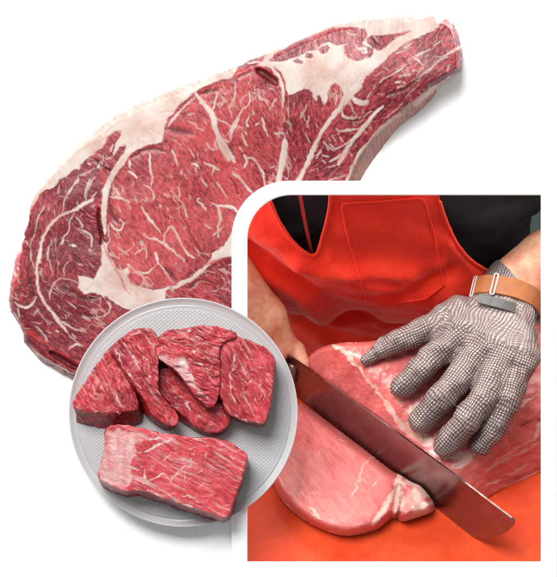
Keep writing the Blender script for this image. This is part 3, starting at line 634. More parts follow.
    isl = (muscle_in[q].mean(1) > 0) & ~((cx > 291) & (cx < 333) & (cy > 42 + (333 - cx) * .28) & (cy < 66))
    part('fat_cap', f_mid(FATPOLY['fat_cap']), MEAT, 'thick white fat along the upper left edge')
    part('fat_seam', f_mid(FATPOLY['fat_seam']) & ~isl, MEAT, 'white fat between the muscles at the top')
    part('fat_seam', f_mid(FATPOLY['fat_wedge']), MEAT, 'broad white fat wedge at the lower left')
    part('fat_seam', f_mid(FATPOLY['fat_belt']), MEAT, 'narrow white fat under the eye of the steak')
    part('eye_muscle', (eye[q].mean(1) > 0) | ((cx > 200) & (cx < 264) & (cy > 67) & (cy <= 240)), MEAT, 'pink marbled eye of the steak')
    part('rib_muscle', rib[q].mean(1) > 0, MEAT, 'dark red meat along the bone edge')
    part('outer_muscle', (cx > 255) & (cy < 67), MEAT, 'thin strip of red meat along the top edge')
    part('outer_muscle', (cx > 160) & (cy > 240), MEAT, 'red meat under the eye, beside the window frame')
    part('outer_muscle', (cx < 200), MEAT, 'deep red meat at the left end')
    part('outer_muscle', np.ones(len(q), bool), MEAT, 'red meat at the upper middle')
steak()
# ================================================================== plate with raw beef
PCX, PCY, PR = 183.5, 412.0, 113.6
PZ = 21.0                                   # the plate lies on the steak and the window frame
PC = pp(PCX, PCY, PZ)

def plate():
    q = NT('plate_glaze'); tc = q.n('ShaderNodeTexCoord').outputs['Object']
    sx = q.n('ShaderNodeSeparateXYZ'); q.put(sx.inputs[0], tc)
    P = 2 * math.pi / .0072
    a = q.math('SINE', q.math('MULTIPLY', q.math('ADD', q.math('MULTIPLY', sx.outputs[0], .82), sx.outputs[1]), P))
    b = q.math('SINE', q.math('MULTIPLY', q.math('SUBTRACT', q.math('MULTIPLY', sx.outputs[0], .82), sx.outputs[1]), P))
    emb = q.math('MAXIMUM', q.math('ABSOLUTE', a), q.math('ABSOLUTE', b))
    rad = q.math('POWER', q.math('ADD', q.math('POWER', sx.outputs[0], 2), q.math('POWER', sx.outputs[1], 2)), .5)
    emb = q.math('MULTIPLY', emb, q.rng(rad, .1, .104, 1, 0))
    n = q.noise(tc, 30, 4)
    q.set(Base_Color=q.mix(n, lin((168, 167, 167)), lin((178, 177, 177))), Roughness=.28, Specular_IOR_Level=.5)
    q.bump(emb, .45, .0008)
    root = empty('dinner_plate', PC, 'round light grey embossed plate lying across the steak and the window frame', 'plate')
    n = 160
    def lathe(name, prof, mat):
        V = []; Fc = []
        for r, z in prof:
            for i in range(n):
                t = 2 * math.pi * i / n
                V.append(PC + np.array([r * math.cos(t), r * math.sin(t), z]))
        for k in range(len(prof) - 1):
            for i in range(n):
                j = (i + 1) % n
                Fc.append((k * n + i, k * n + j, (k + 1) * n + j, (k + 1) * n + i))
        return V, Fc
    s = (D - PZ - 10) / D
    V, Fc = lathe('', [(0.2, 2.4), (60, 2.4), (102, 2.5), (104.5, 2.6), (106, 3.1), (106, 1.0), (90, .6), (.2, .6)], None)
    o = mesh_obj('plate_floor', V, Fc, q.m, root)
    V, Fc = lathe('', [(106.1, 3.1), (108, 3.6), (110.4, 5.0), (111.9, 6.2), (112.6, 6.4), (113.1, 6.0), (112.6, 5.2), (109.5, 2.8), (106.5, .8), (106.1, .8), (106.1, 3.1)], None)
    q2 = plain('plate_rim_glaze', (186, 184, 184), .22, var=.03, scale=25)
    mesh_obj('plate_rim', V, Fc, q2, root)
plate()

BEEF = raw_meat('beef_chunk_meat', (128, 12, 24), (224, 76, 86), (238, 206, 204), pale=(240, 172, 178), fibre=(.07, .50), flecks=.28, det=4.0, bump=.6, bdist=.0016, rough=.23, contrast=1.1, gain=.84)
ZB = PZ + 2.6

def chunk(label, top, h, shift, ang, hfun=None, pale=(), dark=(), red=(), tone=.45, side_shade=.02, grow=2.0, seed=1, wave=1.0, round_=1.6, base=0.0, step=.85, film=None, pale_streaks=0.0):
    """a lump cut from a block: traced top outline, sides leaning out below it"""
    T = np.asarray(top, float)
    c = T.mean(0)
    T3 = np.array([pp(x, y, ZB + base + h) for x, y in T])[:, :2]
    T3 = chaikin(T3, 1)
    sh = np.array([shift[0], -shift[1]], float)
    lo = np.array([min(T3[:, 0].min(), (T3 + sh)[:, 0].min()) - 5, min(T3[:, 1].min(), (T3 + sh)[:, 1].min()) - 5, ZB - 1.5])
    hi = np.array([max(T3[:, 0].max(), (T3 + sh)[:, 0].max()) + 5, max(T3[:, 1].max(), (T3 + sh)[:, 1].max()) + 5, ZB + base + h + 9])
    ca, sa = math.cos(ang), math.sin(ang)
    def f(p):
        x, y, z = p.T
        t = np.clip(1 - (z - ZB - base) / h, -.3, 1.2)
        wob = (fbm(x * .09 + seed, y * .09, seed, 3) - .5)
        d2 = -poly_sd(x - sh[0] * t + wob * 2, y - sh[1] * t + wob * 2, T3) - grow * np.clip(t, 0, 1) * .5 - 1.9
        u = (x * ca + y * sa); v = (-x * sa + y * ca)
        top_z = ZB + base + h + (hfun(*topx(p)) if hfun else 0)
        rip = (fbm(u * .05 + 7 * seed, v * .17 + 2.2 * wob, seed + 3, 3) - .5) * 3.6 * wave + (np.abs(fbm(u * .07 + seed, v * .33 + 3 * wob, seed + 8, 2) - .5)) * 4.6 * wave
        dz = np.maximum(z - top_z - rip, (ZB - .4 + np.where(base > 0, 0, 0)) - z)
        side_n = (vnoise3(x * .22, y * .22, z * .22, seed) - .5) * 1.2 + (vnoise3(x * .08, y * .08, z * .1, seed + 4) - .5) * 2.0
        return smax(d2 + side_n, dz, round_)
    V, Fc = surface_nets(f, lo, hi, step)
    px, py = topx(V)
    # outward normals for the fields
    tri = V[Fc]; nrm = np.cross(tri[:, 2] - tri[:, 0], tri[:, 3] - tri[:, 1])
    vn = np.zeros_like(V)
    for i in range(4): np.add.at(vn, Fc[:, i], nrm)
    vn /= np.linalg.norm(vn, axis=1)[:, None] + 1e-9
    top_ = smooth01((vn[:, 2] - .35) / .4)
    tn = side_shade + (tone - side_shade) * top_ + (fbm(px * .05, py * .05, seed + 21, 3) - .5) * .6  # sides coloured darker than tops: shading put into the tone
    lwx = (fbm(px * .10, py * .10, seed + 71, 3) - .5) * 11; lwy = (fbm(px * .10, py * .10, seed + 75, 3) - .5) * 11
    def soft(lines):
        out = np.full(len(V), -9.0)
        for wd, pts in lines: add_line(out, px + lwx, py + lwy, pts, wd / 2, True)
        return out
    fat = soft([l for l in pale if l[0] > 0]) if pale else np.full(len(V), -9.0)
    dk = smooth01((soft(dark) + 2.5) / 4) if dark else np.zeros(len(V))
    rd = smooth01((soft(red) + 2.0) / 4) * .7 if red else np.zeros(len(V))
    fat = np.clip(fat + (fbm(px * .3, py * .3, seed + 40, 2) - .5) * 2.6 - .55, -6, .35)
    if film:
        fm = np.clip(poly_sd(px + lwx * 1.3, py + lwy * 1.3, film) / 2.5, -6, .45) + (fbm(px * .16, py * .05, seed + 80, 3) - .5) * 1.4 - .25
        fat = np.maximum(fat, np.where(top_ > .2, fm, -6))
    if pale_streaks:  # pale streaks of thin membrane along the grain
        su_ = V[:, 0] * ca + V[:, 1] * sa; sv_ = -V[:, 0] * sa + V[:, 1] * ca
        fat = np.maximum(fat, np.where(top_ > .3, np.clip((fbm(su_ * .04, sv_ * .5 + (fbm(px * .04, py * .04, 5, 2) - .5) * 2.5, seed + 90, 4) - .5) * 4.6 - 1.1 - .5 * (1 - pale_streaks), -6, .0), -6))
    uu = V[:, 0] * ca + V[:, 1] * sa; vv = -V[:, 0] * sa + V[:, 1] * ca
    w2 = (fbm(px * .06, py * .06, seed + 60, 2) - .5) * 10
    fib = np.stack([uu, vv + w2, V[:, 2]], -1)
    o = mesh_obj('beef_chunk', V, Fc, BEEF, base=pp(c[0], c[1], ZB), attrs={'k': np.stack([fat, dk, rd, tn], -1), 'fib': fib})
    tag(o, label, 'raw beef', 'chunks of raw beef on the plate')
    return o

R_ = math.radians
chunk('wedge of raw beef at the left of the plate, pointed at the top', [(109, 347), (116, 356), (123, 372), (131, 388), (139, 406), (128, 410), (112, 411), (97, 412), (84, 409), (73, 405), (80, 391), (92, 371)], 25, (1, 15), R_(-62), tone=.40, seed=11, wave=.9, pale_streaks=.15,
      pale=[(1.4, [(75, 404), (97, 411), (118, 410)]), (1.0, [(117, 405), (118, 418)]), (.8, [(100, 380), (112, 392)]), (.8, [(92, 385), (98, 398)]), (.7, [(110, 372), (118, 390)])], hfun=lambda x, y: -2 + (y - 380) * .03)
chunk('long narrow beef chunk leaning against the left wedge', [(112, 348), (120, 341), (128, 336), (138, 330), (148, 330), (156, 336), (160, 348), (157, 360), (158, 374), (157, 388), (164, 400), (174, 411), (179, 420), (173, 424), (163, 419), (152, 410), (143, 395), (133, 380), (122, 364)], 33, (-7, 6), R_(-50), tone=.48, seed=23, wave=1.2, pale_streaks=.25,
      pale=[(1.6, [(113, 350), (125, 366), (137, 384), (143, 394)]), (1.2, [(140, 333), (152, 345), (157, 362)]), (2.0, [(128, 338), (140, 332), (152, 333)]), (.9, [(125, 350), (140, 366), (150, 384)]), (.9, [(130, 345), (146, 362), (152, 378)]), (.8, [(150, 398), (160, 410)])], red=[(4, [(135, 395), (148, 412), (165, 422)])],
      hfun=lambda x, y: -8 * smooth01((y - 385) / 35))
chunk('beef piece half hidden under the wrinkled chunk', [(159, 372), (168, 367), (180, 380), (196, 396), (208, 406), (221, 402), (231, 416), (226, 428), (214, 432), (203, 428), (190, 420), (176, 408), (160, 394), (156, 384)], 18, (-2, 5), R_(-42), tone=.34, seed=37, wave=.6, red=[(6, [(165, 372), (180, 390), (200, 408)])],
      pale=[(1.0, [(162, 372), (170, 384), (185, 400), (205, 420)]), (.8, [(215, 410), (225, 420)])])
chunk('wrinkled beef chunk in the middle with a pale membrane flap', [(159, 340), (165, 333), (174, 329), (184, 331), (196, 328), (208, 327), (220, 329), (234, 333), (236, 337), (224, 341), (218, 346), (217, 358), (218, 374), (219, 390), (215, 400), (210, 407), (202, 400), (194, 392), (186, 380), (177, 370), (168, 363), (159, 357), (158, 348)], 37, (-3, 6), R_(-25), tone=.5, seed=41, wave=1.35,
      pale=[(1.4, [(186, 366), (191, 378), (197, 388), (208, 402)]), (1.3, [(178, 352), (186, 366)]), (1, [(190, 350), (204, 356), (214, 368)]), (1, [(192, 360), (206, 368), (215, 382)]), (1, [(165, 340), (190, 336), (214, 334)]), (.9, [(186, 344), (205, 346)]), (1.5, [(175, 331), (190, 330)])],
      hfun=lambda x, y: -5 * smooth01((y - 375) / 35), film=[(158, 352), (168, 356), (178, 358), (188, 366), (194, 380), (200, 394), (190, 386), (180, 374), (168, 364), (157, 359)], pale_streaks=.4)
chunk('square beef chunk at the right of the plate', [(218, 345), (226, 339), (236, 338), (246, 341), (256, 344), (266, 351), (274, 359), (273, 372), (271, 388), (270, 402), (266, 416), (262, 424), (250, 420), (236, 415), (227, 412), (223, 402), (220, 388), (219, 372), (218, 358)], 34, (-2, 5), R_(-58), tone=.46, seed=53, wave=.9, pale_streaks=.3,
      pale=[(1.6, [(232, 345), (234, 365), (232, 385), (236, 405)]), (1, [(240, 350), (256, 362)]), (1, [(250, 400), (262, 386)]), (.8, [(245, 375), (262, 368)]), (1.2, [(236, 415), (250, 420), (262, 424)]), (.8, [(244, 388), (256, 378)])])
chunk('large beef block at the front of the plate with pale silverskin at its left end', [(106, 429), (114, 425), (130, 428), (146, 431), (165, 435), (185, 438), (208, 440), (230, 444), (240, 451), (246, 457), (242, 474), (236, 490), (230, 508), (226, 516), (214, 513), (198, 508), (180, 502), (164, 497), (148, 491), (136, 487), (124, 490), (112, 484), (98, 477), (104, 460), (107, 444)], 36, (-1, 9), R_(-28), tone=.70, seed=67, pale_streaks=1.0, wave=.45, film=[(108, 432), (114, 427), (124, 432), (137, 434), (144, 441), (134, 449), (139, 458), (131, 466), (133, 476), (126, 487), (112, 484), (99, 476)],
      pale=[(3, [(118, 430), (140, 436), (160, 440)]), (2.6, [(140, 455), (158, 446), (176, 440)]), (1.6, [(140, 485), (165, 476), (190, 470)]), (1.4, [(150, 470), (175, 450)]), (1.4, [(165, 480), (190, 462), (200, 445)]), (1.2, [(180, 492), (205, 500), (222, 508)]), (1.4, [(144, 468), (143, 486)]), (1.2, [(190, 446), (215, 448), (236, 456)]), (2, [(150, 492), (175, 500), (200, 508)]), (1, [(180, 470), (190, 490)]), (1.0, [(205, 455), (190, 480)])])
# ================================================================== the butcher at work behind the window
WT = float(to_shop(bd(394, 345, 0))[2])           # where the apron meets the far edge of the bench

def bench():
    q = NT('orange_board'); tc = q.n('ShaderNodeTexCoord').outputs['Object']
    n = q.noise(tc, 14, 6, .65); n2 = q.noise(q.scale(tc, (30, 420, 200)), 1.0, 4)
    sc = q.noise(q.scale(tc, (420, 26, 60)), 1.0, 2)
    c = q.mix(q.rng(n, .3, .75), lin((182, 52, 20)), lin((210, 78, 36)))
    c = q.mix(q.math('MULTIPLY', q.rng(sc, .62, .74), .14), c, lin((232, 130, 90)))
    q.set(Base_Color=c, Roughness=q.rng(n, .3, .7, .45, .6), Specular_IOR_Level=.2)
    q.bump(q.math('ADD', q.math('MULTIPLY', n2, .5), n), .12, .0006)
    bm = bmesh.new()
    w1 = 22.0; w0 = WT + 12
    V = []; base = shop(130, -18, -150)
    for (x, v, w) in [(-270, -18, w0), (420, -18, w0), (420, -18, w1), (-270, -18, w1), (-270, 0, w0), (420, 0, w0), (420, 0, w1), (-270, 0, w1)]:
        V.append(bm.verts.new(Vector((shop(float(x), float(v), float(w)) - base) * .001)))
    for f in ((0, 1, 2, 3), (7, 6, 5, 4), (0, 4, 5, 1), (1, 5, 6, 2), (2, 6, 7, 3), (3, 7, 4, 0)):
        bm.faces.new([V[i] for i in f])
    bmesh.ops.recalc_face_normals(bm, faces=bm.faces)
    bmesh.ops.bevel(bm, geom=list(bm.edges), offset=.003, segments=3, affect='EDGES', profile=.6)
    me = bpy.data.meshes.new('cutting_board'); bm.to_mesh(me); bm.free(); me.materials.append(q.m)
    o = bpy.data.objects.new('cutting_board', me); COL.objects.link(o)
    o.matrix_world = Matrix.Translation(world_of(base)) @ M4
    tag(o, 'orange plastic cutting board under the pork and the knife', 'cutting board')
bench()

def back_wall():
    q = plain('shop_wall_paint', (104, 126, 120), .5, var=.1, scale=6)
    V = [shop(float(x), float(v), WT - 420.0) for x, v in ((-900, -700), (900, -700), (900, 520), (-900, 520))]
    o = mesh_obj('back_wall', V, [(0, 1, 2, 3)], q, base=V[0], smooth=False)
    tag(o, kind='structure')
back_wall()

# ------------------------------------------------------------------ knife, standing on its edge in the cut
KA, KB = bd(306, 404, 1.5), bd(455, 522, 1.5)
KD = (KB - KA) / np.linalg.norm(KB - KA)
KN = np.cross(KD, U); KN /= np.linalg.norm(KN)
if KN[2] < 0: KN = -KN
def on_plane(px, py, off=0.0):
    C = np.array([0, 0, D]); d = np.array([px - CX, CY - py, -D])
    t = ((KA + KN * off - C) @ KN) / (d @ KN)
    return C + d * t
def knife():
    steel = NT('knife_steel'); tc = steel.n('ShaderNodeTexCoord').outputs['Object']
    g = steel.noise(steel.scale(tc, (60, 60, 60)), 1.0, 5, .7)
    steel.set(Base_Color=steel.mix(g, lin((132, 114, 115)), lin((160, 143, 143))), Metallic=1.0, Roughness=steel.rng(g, .3, .75, .20, .32))
    root = empty('chef_knife', KA, 'broad steel kitchen knife standing in the cut between the pork loin and its slice', 'knife')
    P = [(283, 351), (303, 364.5), (330, 383.5), (360, 405), (400, 434), (450, 470.5), (490, 501), (512, 517.5), (515, 520.5), (514, 525), (508, 531), (498, 536), (484, 539), (470, 536), (458, 527), (440, 510.5), (410, 486.5), (380, 462.5), (340, 431), (306, 404), (296, 396), (284, 384)]
    F0 = [on_plane(*p) for p in P]
    hh = np.array([(p - KA) @ U for p in F0])
    th = .25 + .75 * np.clip(hh / 50, 0, 1)
    V = [p + KN * t for p, t in zip(F0, th)] + [p - KN * t for p, t in zip(F0, th)]
    n = len(P)
    Fc = [tuple(range(n)), tuple(range(n, 2 * n))[::-1]] + [(i, i + n, (i + 1) % n + n, (i + 1) % n) for i in range(n)]
    o = mesh_obj('blade', V, Fc, steel.m, root, smooth=False)
    bm = bmesh.new(); bm.from_mesh(o.data); bmesh.ops.recalc_face_normals(bm, faces=bm.faces); bm.to_mesh(o.data); bm.free()
    hm = plain('knife_handle_black', (38, 30, 28), .45, var=.2, bump=.2)
    a = on_plane(288, 369); b = on_plane(218, 317)
    pts = [a + (b - a) * t for t in (0, .05, .2, .45, .7, .92, 1)]
    V, Fc = tube(pts, [11, 13.5, 14, 12.5, 13.5, 15, 10], 16)
    V = [v - KN * ((v - a) @ KN) * .35 for v in V]
    mesh_obj('handle', V, Fc, hm, root)
    a = on_plane(296, 375); b = on_plane(287, 368.3)
    V, Fc = tube([a, b], [13, 12], 16); V = [v - KN * ((v - a) @ KN) * .5 for v in V]
    mesh_obj('bolster', V, Fc, plain('bolster_steel', (120, 100, 92), .35, metal=.8), root)
knife()

# ------------------------------------------------------------------ pork loin and the slice cut from it
PORK = raw_meat('pork_meat', (202, 84, 84), (234, 122, 116), (246, 206, 194), pale=(244, 178, 172), fibre=(.05, .30), flecks=.3, bump=.36, bdist=.0012, rough=.33, red=(226, 60, 40), gain=.73)
def field_mesh(poly, hf, step, side=0):
    """closed lump standing on the bench: its top is hf(px, py) mm high inside the traced outline"""
    P = np.asarray(poly, float)
    xs = np.arange(P[:, 0].min() - 1, P[:, 0].max() + 2, step); ys = np.arange(P[:, 1].min() - 1, P[:, 1].max() + 2, step)
    GX, GY = np.meshgrid(xs, ys); x = GX.ravel(); y = GY.ravel()
    sd = poly_sd(x, y, P)
    idx = np.arange(len(x)).reshape(GX.shape)
    q = np.stack([idx[:-1, :-1], idx[1:, :-1], idx[1:, 1:], idx[:-1, 1:]], -1).reshape(-1, 4)
    q = q[(sd > -.62 * step)[q].all(1)]
    used = np.unique(q); mp = np.full(len(x), -1); mp[used] = np.arange(len(used)); q = mp[q]; x, y, sd = x[used], y[used], sd[used]
    for _ in range(2):
        nb = sd < .62 * step
        gx = (poly_sd(x[nb] + .3, y[nb], P) - poly_sd(x[nb] - .3, y[nb], P)) / .6; gy = (poly_sd(x[nb], y[nb] + .3, P) - poly_sd(x[nb], y[nb] - .3, P)) / .6
        x[nb] -= sd[nb] * gx; y[nb] -= sd[nb] * gy
        sd[nb] = poly_sd(x[nb], y[nb], P) * .5
    sd = np.where(np.abs(sd) < .2, 0, sd)
    h = hf(x, y, sd)
    V = bd(x, y, h)
    if side:
        dd = (V - KA) @ KN * side
        V = V + (np.maximum(2.5 - dd, 0) * side)[:, None] * KN
    # skirt: boundary edges dropped straight to the bench
    E = np.concatenate([q[:, [0, 1]], q[:, [1, 2]], q[:, [2, 3]], q[:, [3, 0]]])
    key = {}
    for a, b in E:
        k = (min(a, b), max(a, b)); key[k] = None if k in key else (a, b)
    be = [v for v in key.values() if v is not None]
    bv = sorted({v for e in be for v in e}); mp2 = {v: len(V) + i for i, v in enumerate(bv)}
    low = V[bv] - (((V[bv] - P0) @ U) - 1.0)[:, None] * U
    V2 = np.vstack([V, low])
    q2 = np.array([(b, a, mp2[a], mp2[b]) for a, b in be])
    global LASTH
    LASTH = (V2 - P0) @ U
    return V2, np.vstack([q, q2]), np.concatenate([x, x[bv]]), np.concatenate([y, y[bv]]), np.concatenate([sd, sd[bv]])

def knife_h(px, py):
    return (on_plane(px, py, -3.5) - P0) @ U
LOIN_C = [(306, 366, 46), (318, 376, knife_h(318, 376)), (350, 400, knife_h(350, 400) - 1), (400, 436, knife_h(400, 436) - 1), (450, 473, knife_h(450, 473) - 2), (475, 492, 30),
          (312, 354, 70), (324, 347, 92), (344, 344.5, 114), (357, 364, 106), (372, 381, 97), (385, 398, 88), (402, 421, 76), (430, 447, 66), (390, 345, 108), (430, 345, 104), (480, 325, 96), (520, 330, 94), (560, 350, 86),
          (440, 390, 92), (480, 400, 88), (520, 400, 82), (541, 405, 74), (470, 440, 72), (500, 440, 58), (541, 440, 38), (500, 465, 32), (520, 462, 22), (575, 455, 8), (541, 471, 1), (519, 481, 1), (486, 494, 5), (470, 470, 48)]
LOIN_F = tps(LOIN_C)
LOIN = chaikin([(303, 366), (307, 357.5), (313, 351.5), (321, 347), (332, 344), (343, 342.3), (355, 342.3), (375, 341), (400, 336), (430, 330), (480, 318), (520, 315), (560, 330), (578, 380), (578, 455), (541, 471.5), (519, 482), (500, 489.5), (487, 495), (474, 494), (450, 481), (400, 444), (350, 407), (312, 378)], 1)
def pork_attrs(x, y, lines, dark, red, tone, ang, seed):
    fat = np.full(len(x), -6.0)
    wx = x + (fbm(x * .25, y * .25, seed, 2) - .5) * 4; wy = y + (fbm(x * .25, y * .25, seed + 3, 2) - .5) * 4
    for w, pts in lines: add_line(fat, wx, wy, pts, w / 2, True)
    fat = np.where(fat > -4, fat - .5 + (fbm(x * .12, y * .3, seed + 9, 2) - .5) * 1.7, fat)
    def soft(L):
        o = np.zeros(len(x))
        for w, pts in L:
            f = np.full(len(x), -20.0); add_line(f, wx, wy, pts, w / 2, True, reach=w); o = np.maximum(o, smooth01((f + w * .4) / (w * .8)))
        return o
    u = x * math.cos(ang) + y * math.sin(ang); v = -x * math.sin(ang) + y * math.cos(ang)
    return {'k': np.stack([fat, soft(dark), soft(red), tone], -1), 'fib': np.stack([u, v, LASTH * 1.0], -1)}

def loin():
    def hf(x, y, sd):
        h = LOIN_F(x, y)
        h += (fbm(x * .05, y * .05, 3, 3) - .5) * 5 + (fbm(x * .2, y * .12, 8, 2) - .5) * 1.2
        e = np.clip(sd / 5, 0, 1); back = smooth01((400 - y - .3 * (x - 340)) / 40) * smooth01((y - 330) / 4 + 1)
        h = np.where((y < 370), h * (1 - .16 * (1 - e) ** 2), h)
        return np.maximum(h, .6)
    V, Fc, x, y, sd = field_mesh(LOIN, hf, 1.0, -1)
    ridge = [(330, 343), (344, 345), (358, 365), (373, 381), (386, 398), (403, 422), (430, 447), (460, 470)]
    below = smooth01(poly_sd(x, y, [(300, 370), (312, 350), (330, 344), (344, 346), (358, 366), (373, 382), (386, 399), (403, 423), (425, 455), (400, 450), (350, 410)]) / 5 + .5)
    tone = .84 - .46 * below + (fbm(x * .06, y * .06, 14, 3) - .5) * .5
    right = smooth01((x - 470) / 40) * smooth01((y - 380) / 40)
    tone -= .14 * right
    lines = [(5, [(334, 346), (346, 352), (356, 366)]), (4, [(357, 366), (371, 382), (384, 400)]), (6, [(384, 400), (398, 420), (404, 430)]), (7, [(430, 452), (452, 458), (476, 452)]), (9, [(452, 468), (466, 462), (474, 450)]), (14, [(404, 424), (430, 444)]), (4, [(344, 352), (362, 356), (372, 364)]), (2, [(362, 372), (376, 378)]), (2, [(384, 372), (388, 364)]), (9, [(410, 412), (420, 404)]), (3, [(372, 350), (392, 360)]),
             (3, [(500, 430), (520, 405), (541, 392)]), (3, [(486, 470), (512, 456), (545, 440)]), (3, [(500, 478), (530, 464)]), (3, [(496, 462), (520, 446), (541, 432)]), (3, [(480, 488), (500, 480)]), (3, [(515, 378), (541, 380)]), (4, [(535, 440), (541, 420)])]
    red = [(10, ridge[2:7]), (14, [(320, 350), (345, 360)]), (10, [(360, 350), (400, 352)])]
    dark = [(6, [(520, 425), (541, 418)]), (4, [(500, 484), (541, 468)])]
    at = pork_attrs(x, y, lines, dark, red, tone, math.radians(-35), 71)
    at['k'][:, 2] *= .45; at['k'][:, 1] *= .5
    root = mesh_obj('pork_loin', V, Fc, PORK, base=bd(430, 440, 0), attrs=at)
    tag(root, 'large piece of pink pork loin held down under the steel mesh glove', 'meat')
loin()

SLICE = chaikin([(290, 414), (296, 405), (303, 403.5), (312, 408), (331, 422.5), (352, 438), (367, 449), (382, 461), (394, 470), (404, 473), (413, 479), (423, 481), (431, 491), (438, 506), (432, 513.5), (414, 519.5), (402, 523), (394, 517), (386, 524), (378, 530), (361, 535), (343, 537), (325, 532), (306, 523), (291, 511), (280, 499), (273, 486), (266, 470), (268, 445), (278, 425)], 1)
FACE = chaikin([(312, 443.6), (321.6, 431), (337, 427), (358, 437.5), (376.5, 455), (395, 469.5), (391, 489), (379.6, 510.7), (364, 526), (343, 530.6), (321.6, 526), (306, 510.7), (301.7, 486), (305, 462)], 2)
def pork_slice():
    def hf(x, y, sd):
        d = np.clip(sd / 11, 0, 1)
        h = 25 * (1 - (1 - d) ** 2.3)
        f = poly_sd(x, y, FACE)
        h += 1.5 * smooth01(f / 14 + .5) * d
        h -= .5 * np.exp(-((f + 3) / 2.5) ** 2) * d
        lump = smooth01((x - 392) / 10) * smooth01((y - 468) / 6)
        h += lump * d * (7 * (fbm(x * .14, y * .14, 9, 2) - .25))
        h -= 6 * np.exp(-((x - 398 - (y - 490) * -.15) / 3.2) ** 2) * smooth01((y - 480) / 10) * d
        h += (fbm(x * .06, y * .06, 33, 3) - .5) * 3 * d
        return np.maximum(h, .5)
    V, Fc, x, y, sd = field_mesh(SLICE, hf, .9, 1)
    f = poly_sd(x, y, FACE)
    tone = .52 + .30 * smooth01(f / 5 + .5) + (fbm(x * .05, y * .05, 4, 3) - .5) * .35
    lump = smooth01((x - 394) / 6) * smooth01((y - 466) / 6)
    lines = [(2.4, [(373.5, 456), (362, 466), (357, 486), (349, 498)]), (1.6, [(383, 476), (374, 484), (367, 492)]), (1.2, [(357, 484), (364, 478)]), (4, [(310, 507), (316, 514), (321, 519)]), (2.4, [(282, 498), (293, 511), (306, 521)]), (2, [(325, 531), (343, 536), (365, 534), (380, 527)]), (1.2, [(340, 440), (350, 444)]),
             (6, [(394, 490), (384, 510), (372, 524)]), (9, [(398, 476), (399, 495), (394, 512)]), (2, [(320, 452), (318, 456)]), (1.2, [(330, 520), (338, 524)]), (3, [(404, 520), (420, 516)])]
    at = pork_attrs(x, y, lines, [(5, [(402, 485), (400, 505), (397, 520)])], [(6, [(274, 484), (285, 500), (300, 517), (330, 533)]), (4, [(385, 524), (396, 505)])], tone, math.radians(50), 91)
    at['k'][:, 2] *= .5; at['k'][:, 1] *= .6
    at['k'][:, 0] = np.maximum(at['k'][:, 0], np.where(lump > .5, (fbm(x * .12, y * .12, 5, 2) - .42) * 5, -6))
    cx = x[Fc].mean(1); cy = y[Fc].mean(1)
    root = empty('pork_slice', bd(350, 490, 0), 'thick pale pink pork slice with a fatty lump, flat in front of the knife', 'meat')
    m = poly_sd(cx, cy, FACE) > 0
    l = ~m & (cx > 396) & (cy > 464)
    for nm, mk in (('cut_face', m), ('fat_lump', l), ('outer_meat', ~m & ~l)):
        a, b, c = sub(V, Fc, mk, at); mesh_obj(nm, a, b, PORK, root, attrs=c)
pork_slice()

# ------------------------------------------------------------------ the butcher
def lean(v):
    return 14 - 78 * np.clip((112 - v) / 112, 0, 1.6) ** 1.4 - 14 * smooth01((v - 112) / 150)
XC = float(bd(368, 300, 60)[0] - P0[0])
def front(x, v, hw=184.0, dep=112.0):
    t = np.clip(np.abs(x - XC) / hw, 0, 1)
    return WT + lean(v) - dep * (1 - np.sqrt(np.clip(1 - t ** 2.4, 0, 1)))

def lh(px, py, r, up=0): return float(LOIN_F(np.array([px * 1.0]), np.array([py * 1.0]))[0]) + r * .8 + up
FING = dict(
    thumb=[((366, 360, 5.0), 0), ((384, 348.5, 9.5), 1), ((406, 338, 12), 4), ((430, 328, 13), 10), ((458, 312, 16), 20)],
    index=[((402.5, 387, 11.0), 0), ((419, 370, 12.8), 9), ((441, 350.5, 14), 16), ((463, 331, 15), 22), ((494, 306, 17), 22)],
    middle=[((421.5, 421, 12.0), 0), ((440, 399, 13.4), 13), ((458, 379, 14), 17), ((482, 344, 16), 24), ((502, 306, 18), 22)],
    ring=[((446.5, 444, 12.0), 0), ((466, 421, 13.2), 15), ((483, 400, 13.6), 20), ((505, 352, 16), 26), ((510, 308, 18), 22)],
    little=[((481, 444.5, 10.5), 4), ((497, 424, 11.2), 17), ((508, 402, 11.8), 22), ((521, 358, 15), 26), ((517, 310, 16), 20)])
K3 = 1.10
FP = {}
for k, L in FING.items():
    FP[k] = ([bd(p[0], p[1], lh(p[0], p[1], p[2] * K3, up * .8)) for p, up in L], [p[2] * K3 * .99 for p, up in L])
WR = bd(506, 299, 118)
ELB = bd(668, 200, 190)
FORE = [bd(503, 312, 116), bd(514, 286, 124), bd(548, 262, 140), bd(600, 236, 160), ELB]
FORE_R = [29, 31, 35, 39, 42]

# the other hand, gripping the knife handle
LW = bd(263, 318, 86)
LARM = [bd(120, 150, 190), bd(226, 277, 126), LW, bd(272, 338, 56)]
LARM_R = [42, 32, 25, 22]
HA = on_plane(288, 369); HB = on_plane(218, 317); HD = (HB - HA) / np.linalg.norm(HB - HA)
def grip():
    out = []
    s = np.cross(HD, KN); s /= np.linalg.norm(s)
    if s @ U < 0: s = -s
    for i, (t, L) in enumerate(((10, 1.0), (29, 1.06), (48, 1.0), (66, .85))):
        c = HA + HD * t
        kn = c + s * 23 - KN * 6 + HD * 3
        p = [kn, c + s * 19 + KN * 15, c + KN * 24 - s * 4, c - s * 19 + KN * 16, c - s * 22 - KN * 4]
        p = [c + (q - c) * (1.0 if j == 0 else L) for j, q in enumerate(p)]
        out.append((p, [11.5, 10.8, 10, 9.2, 8.2]))
    th = ([bd(270, 338, 62), HA + HD * 22 + s * 20 - KN * 12, HA + HD * 2 + s * 17 - KN * 14, HA - HD * 16 + s * 12 - KN * 8], [13, 11.5, 10.5, 8.5])
    return out, th
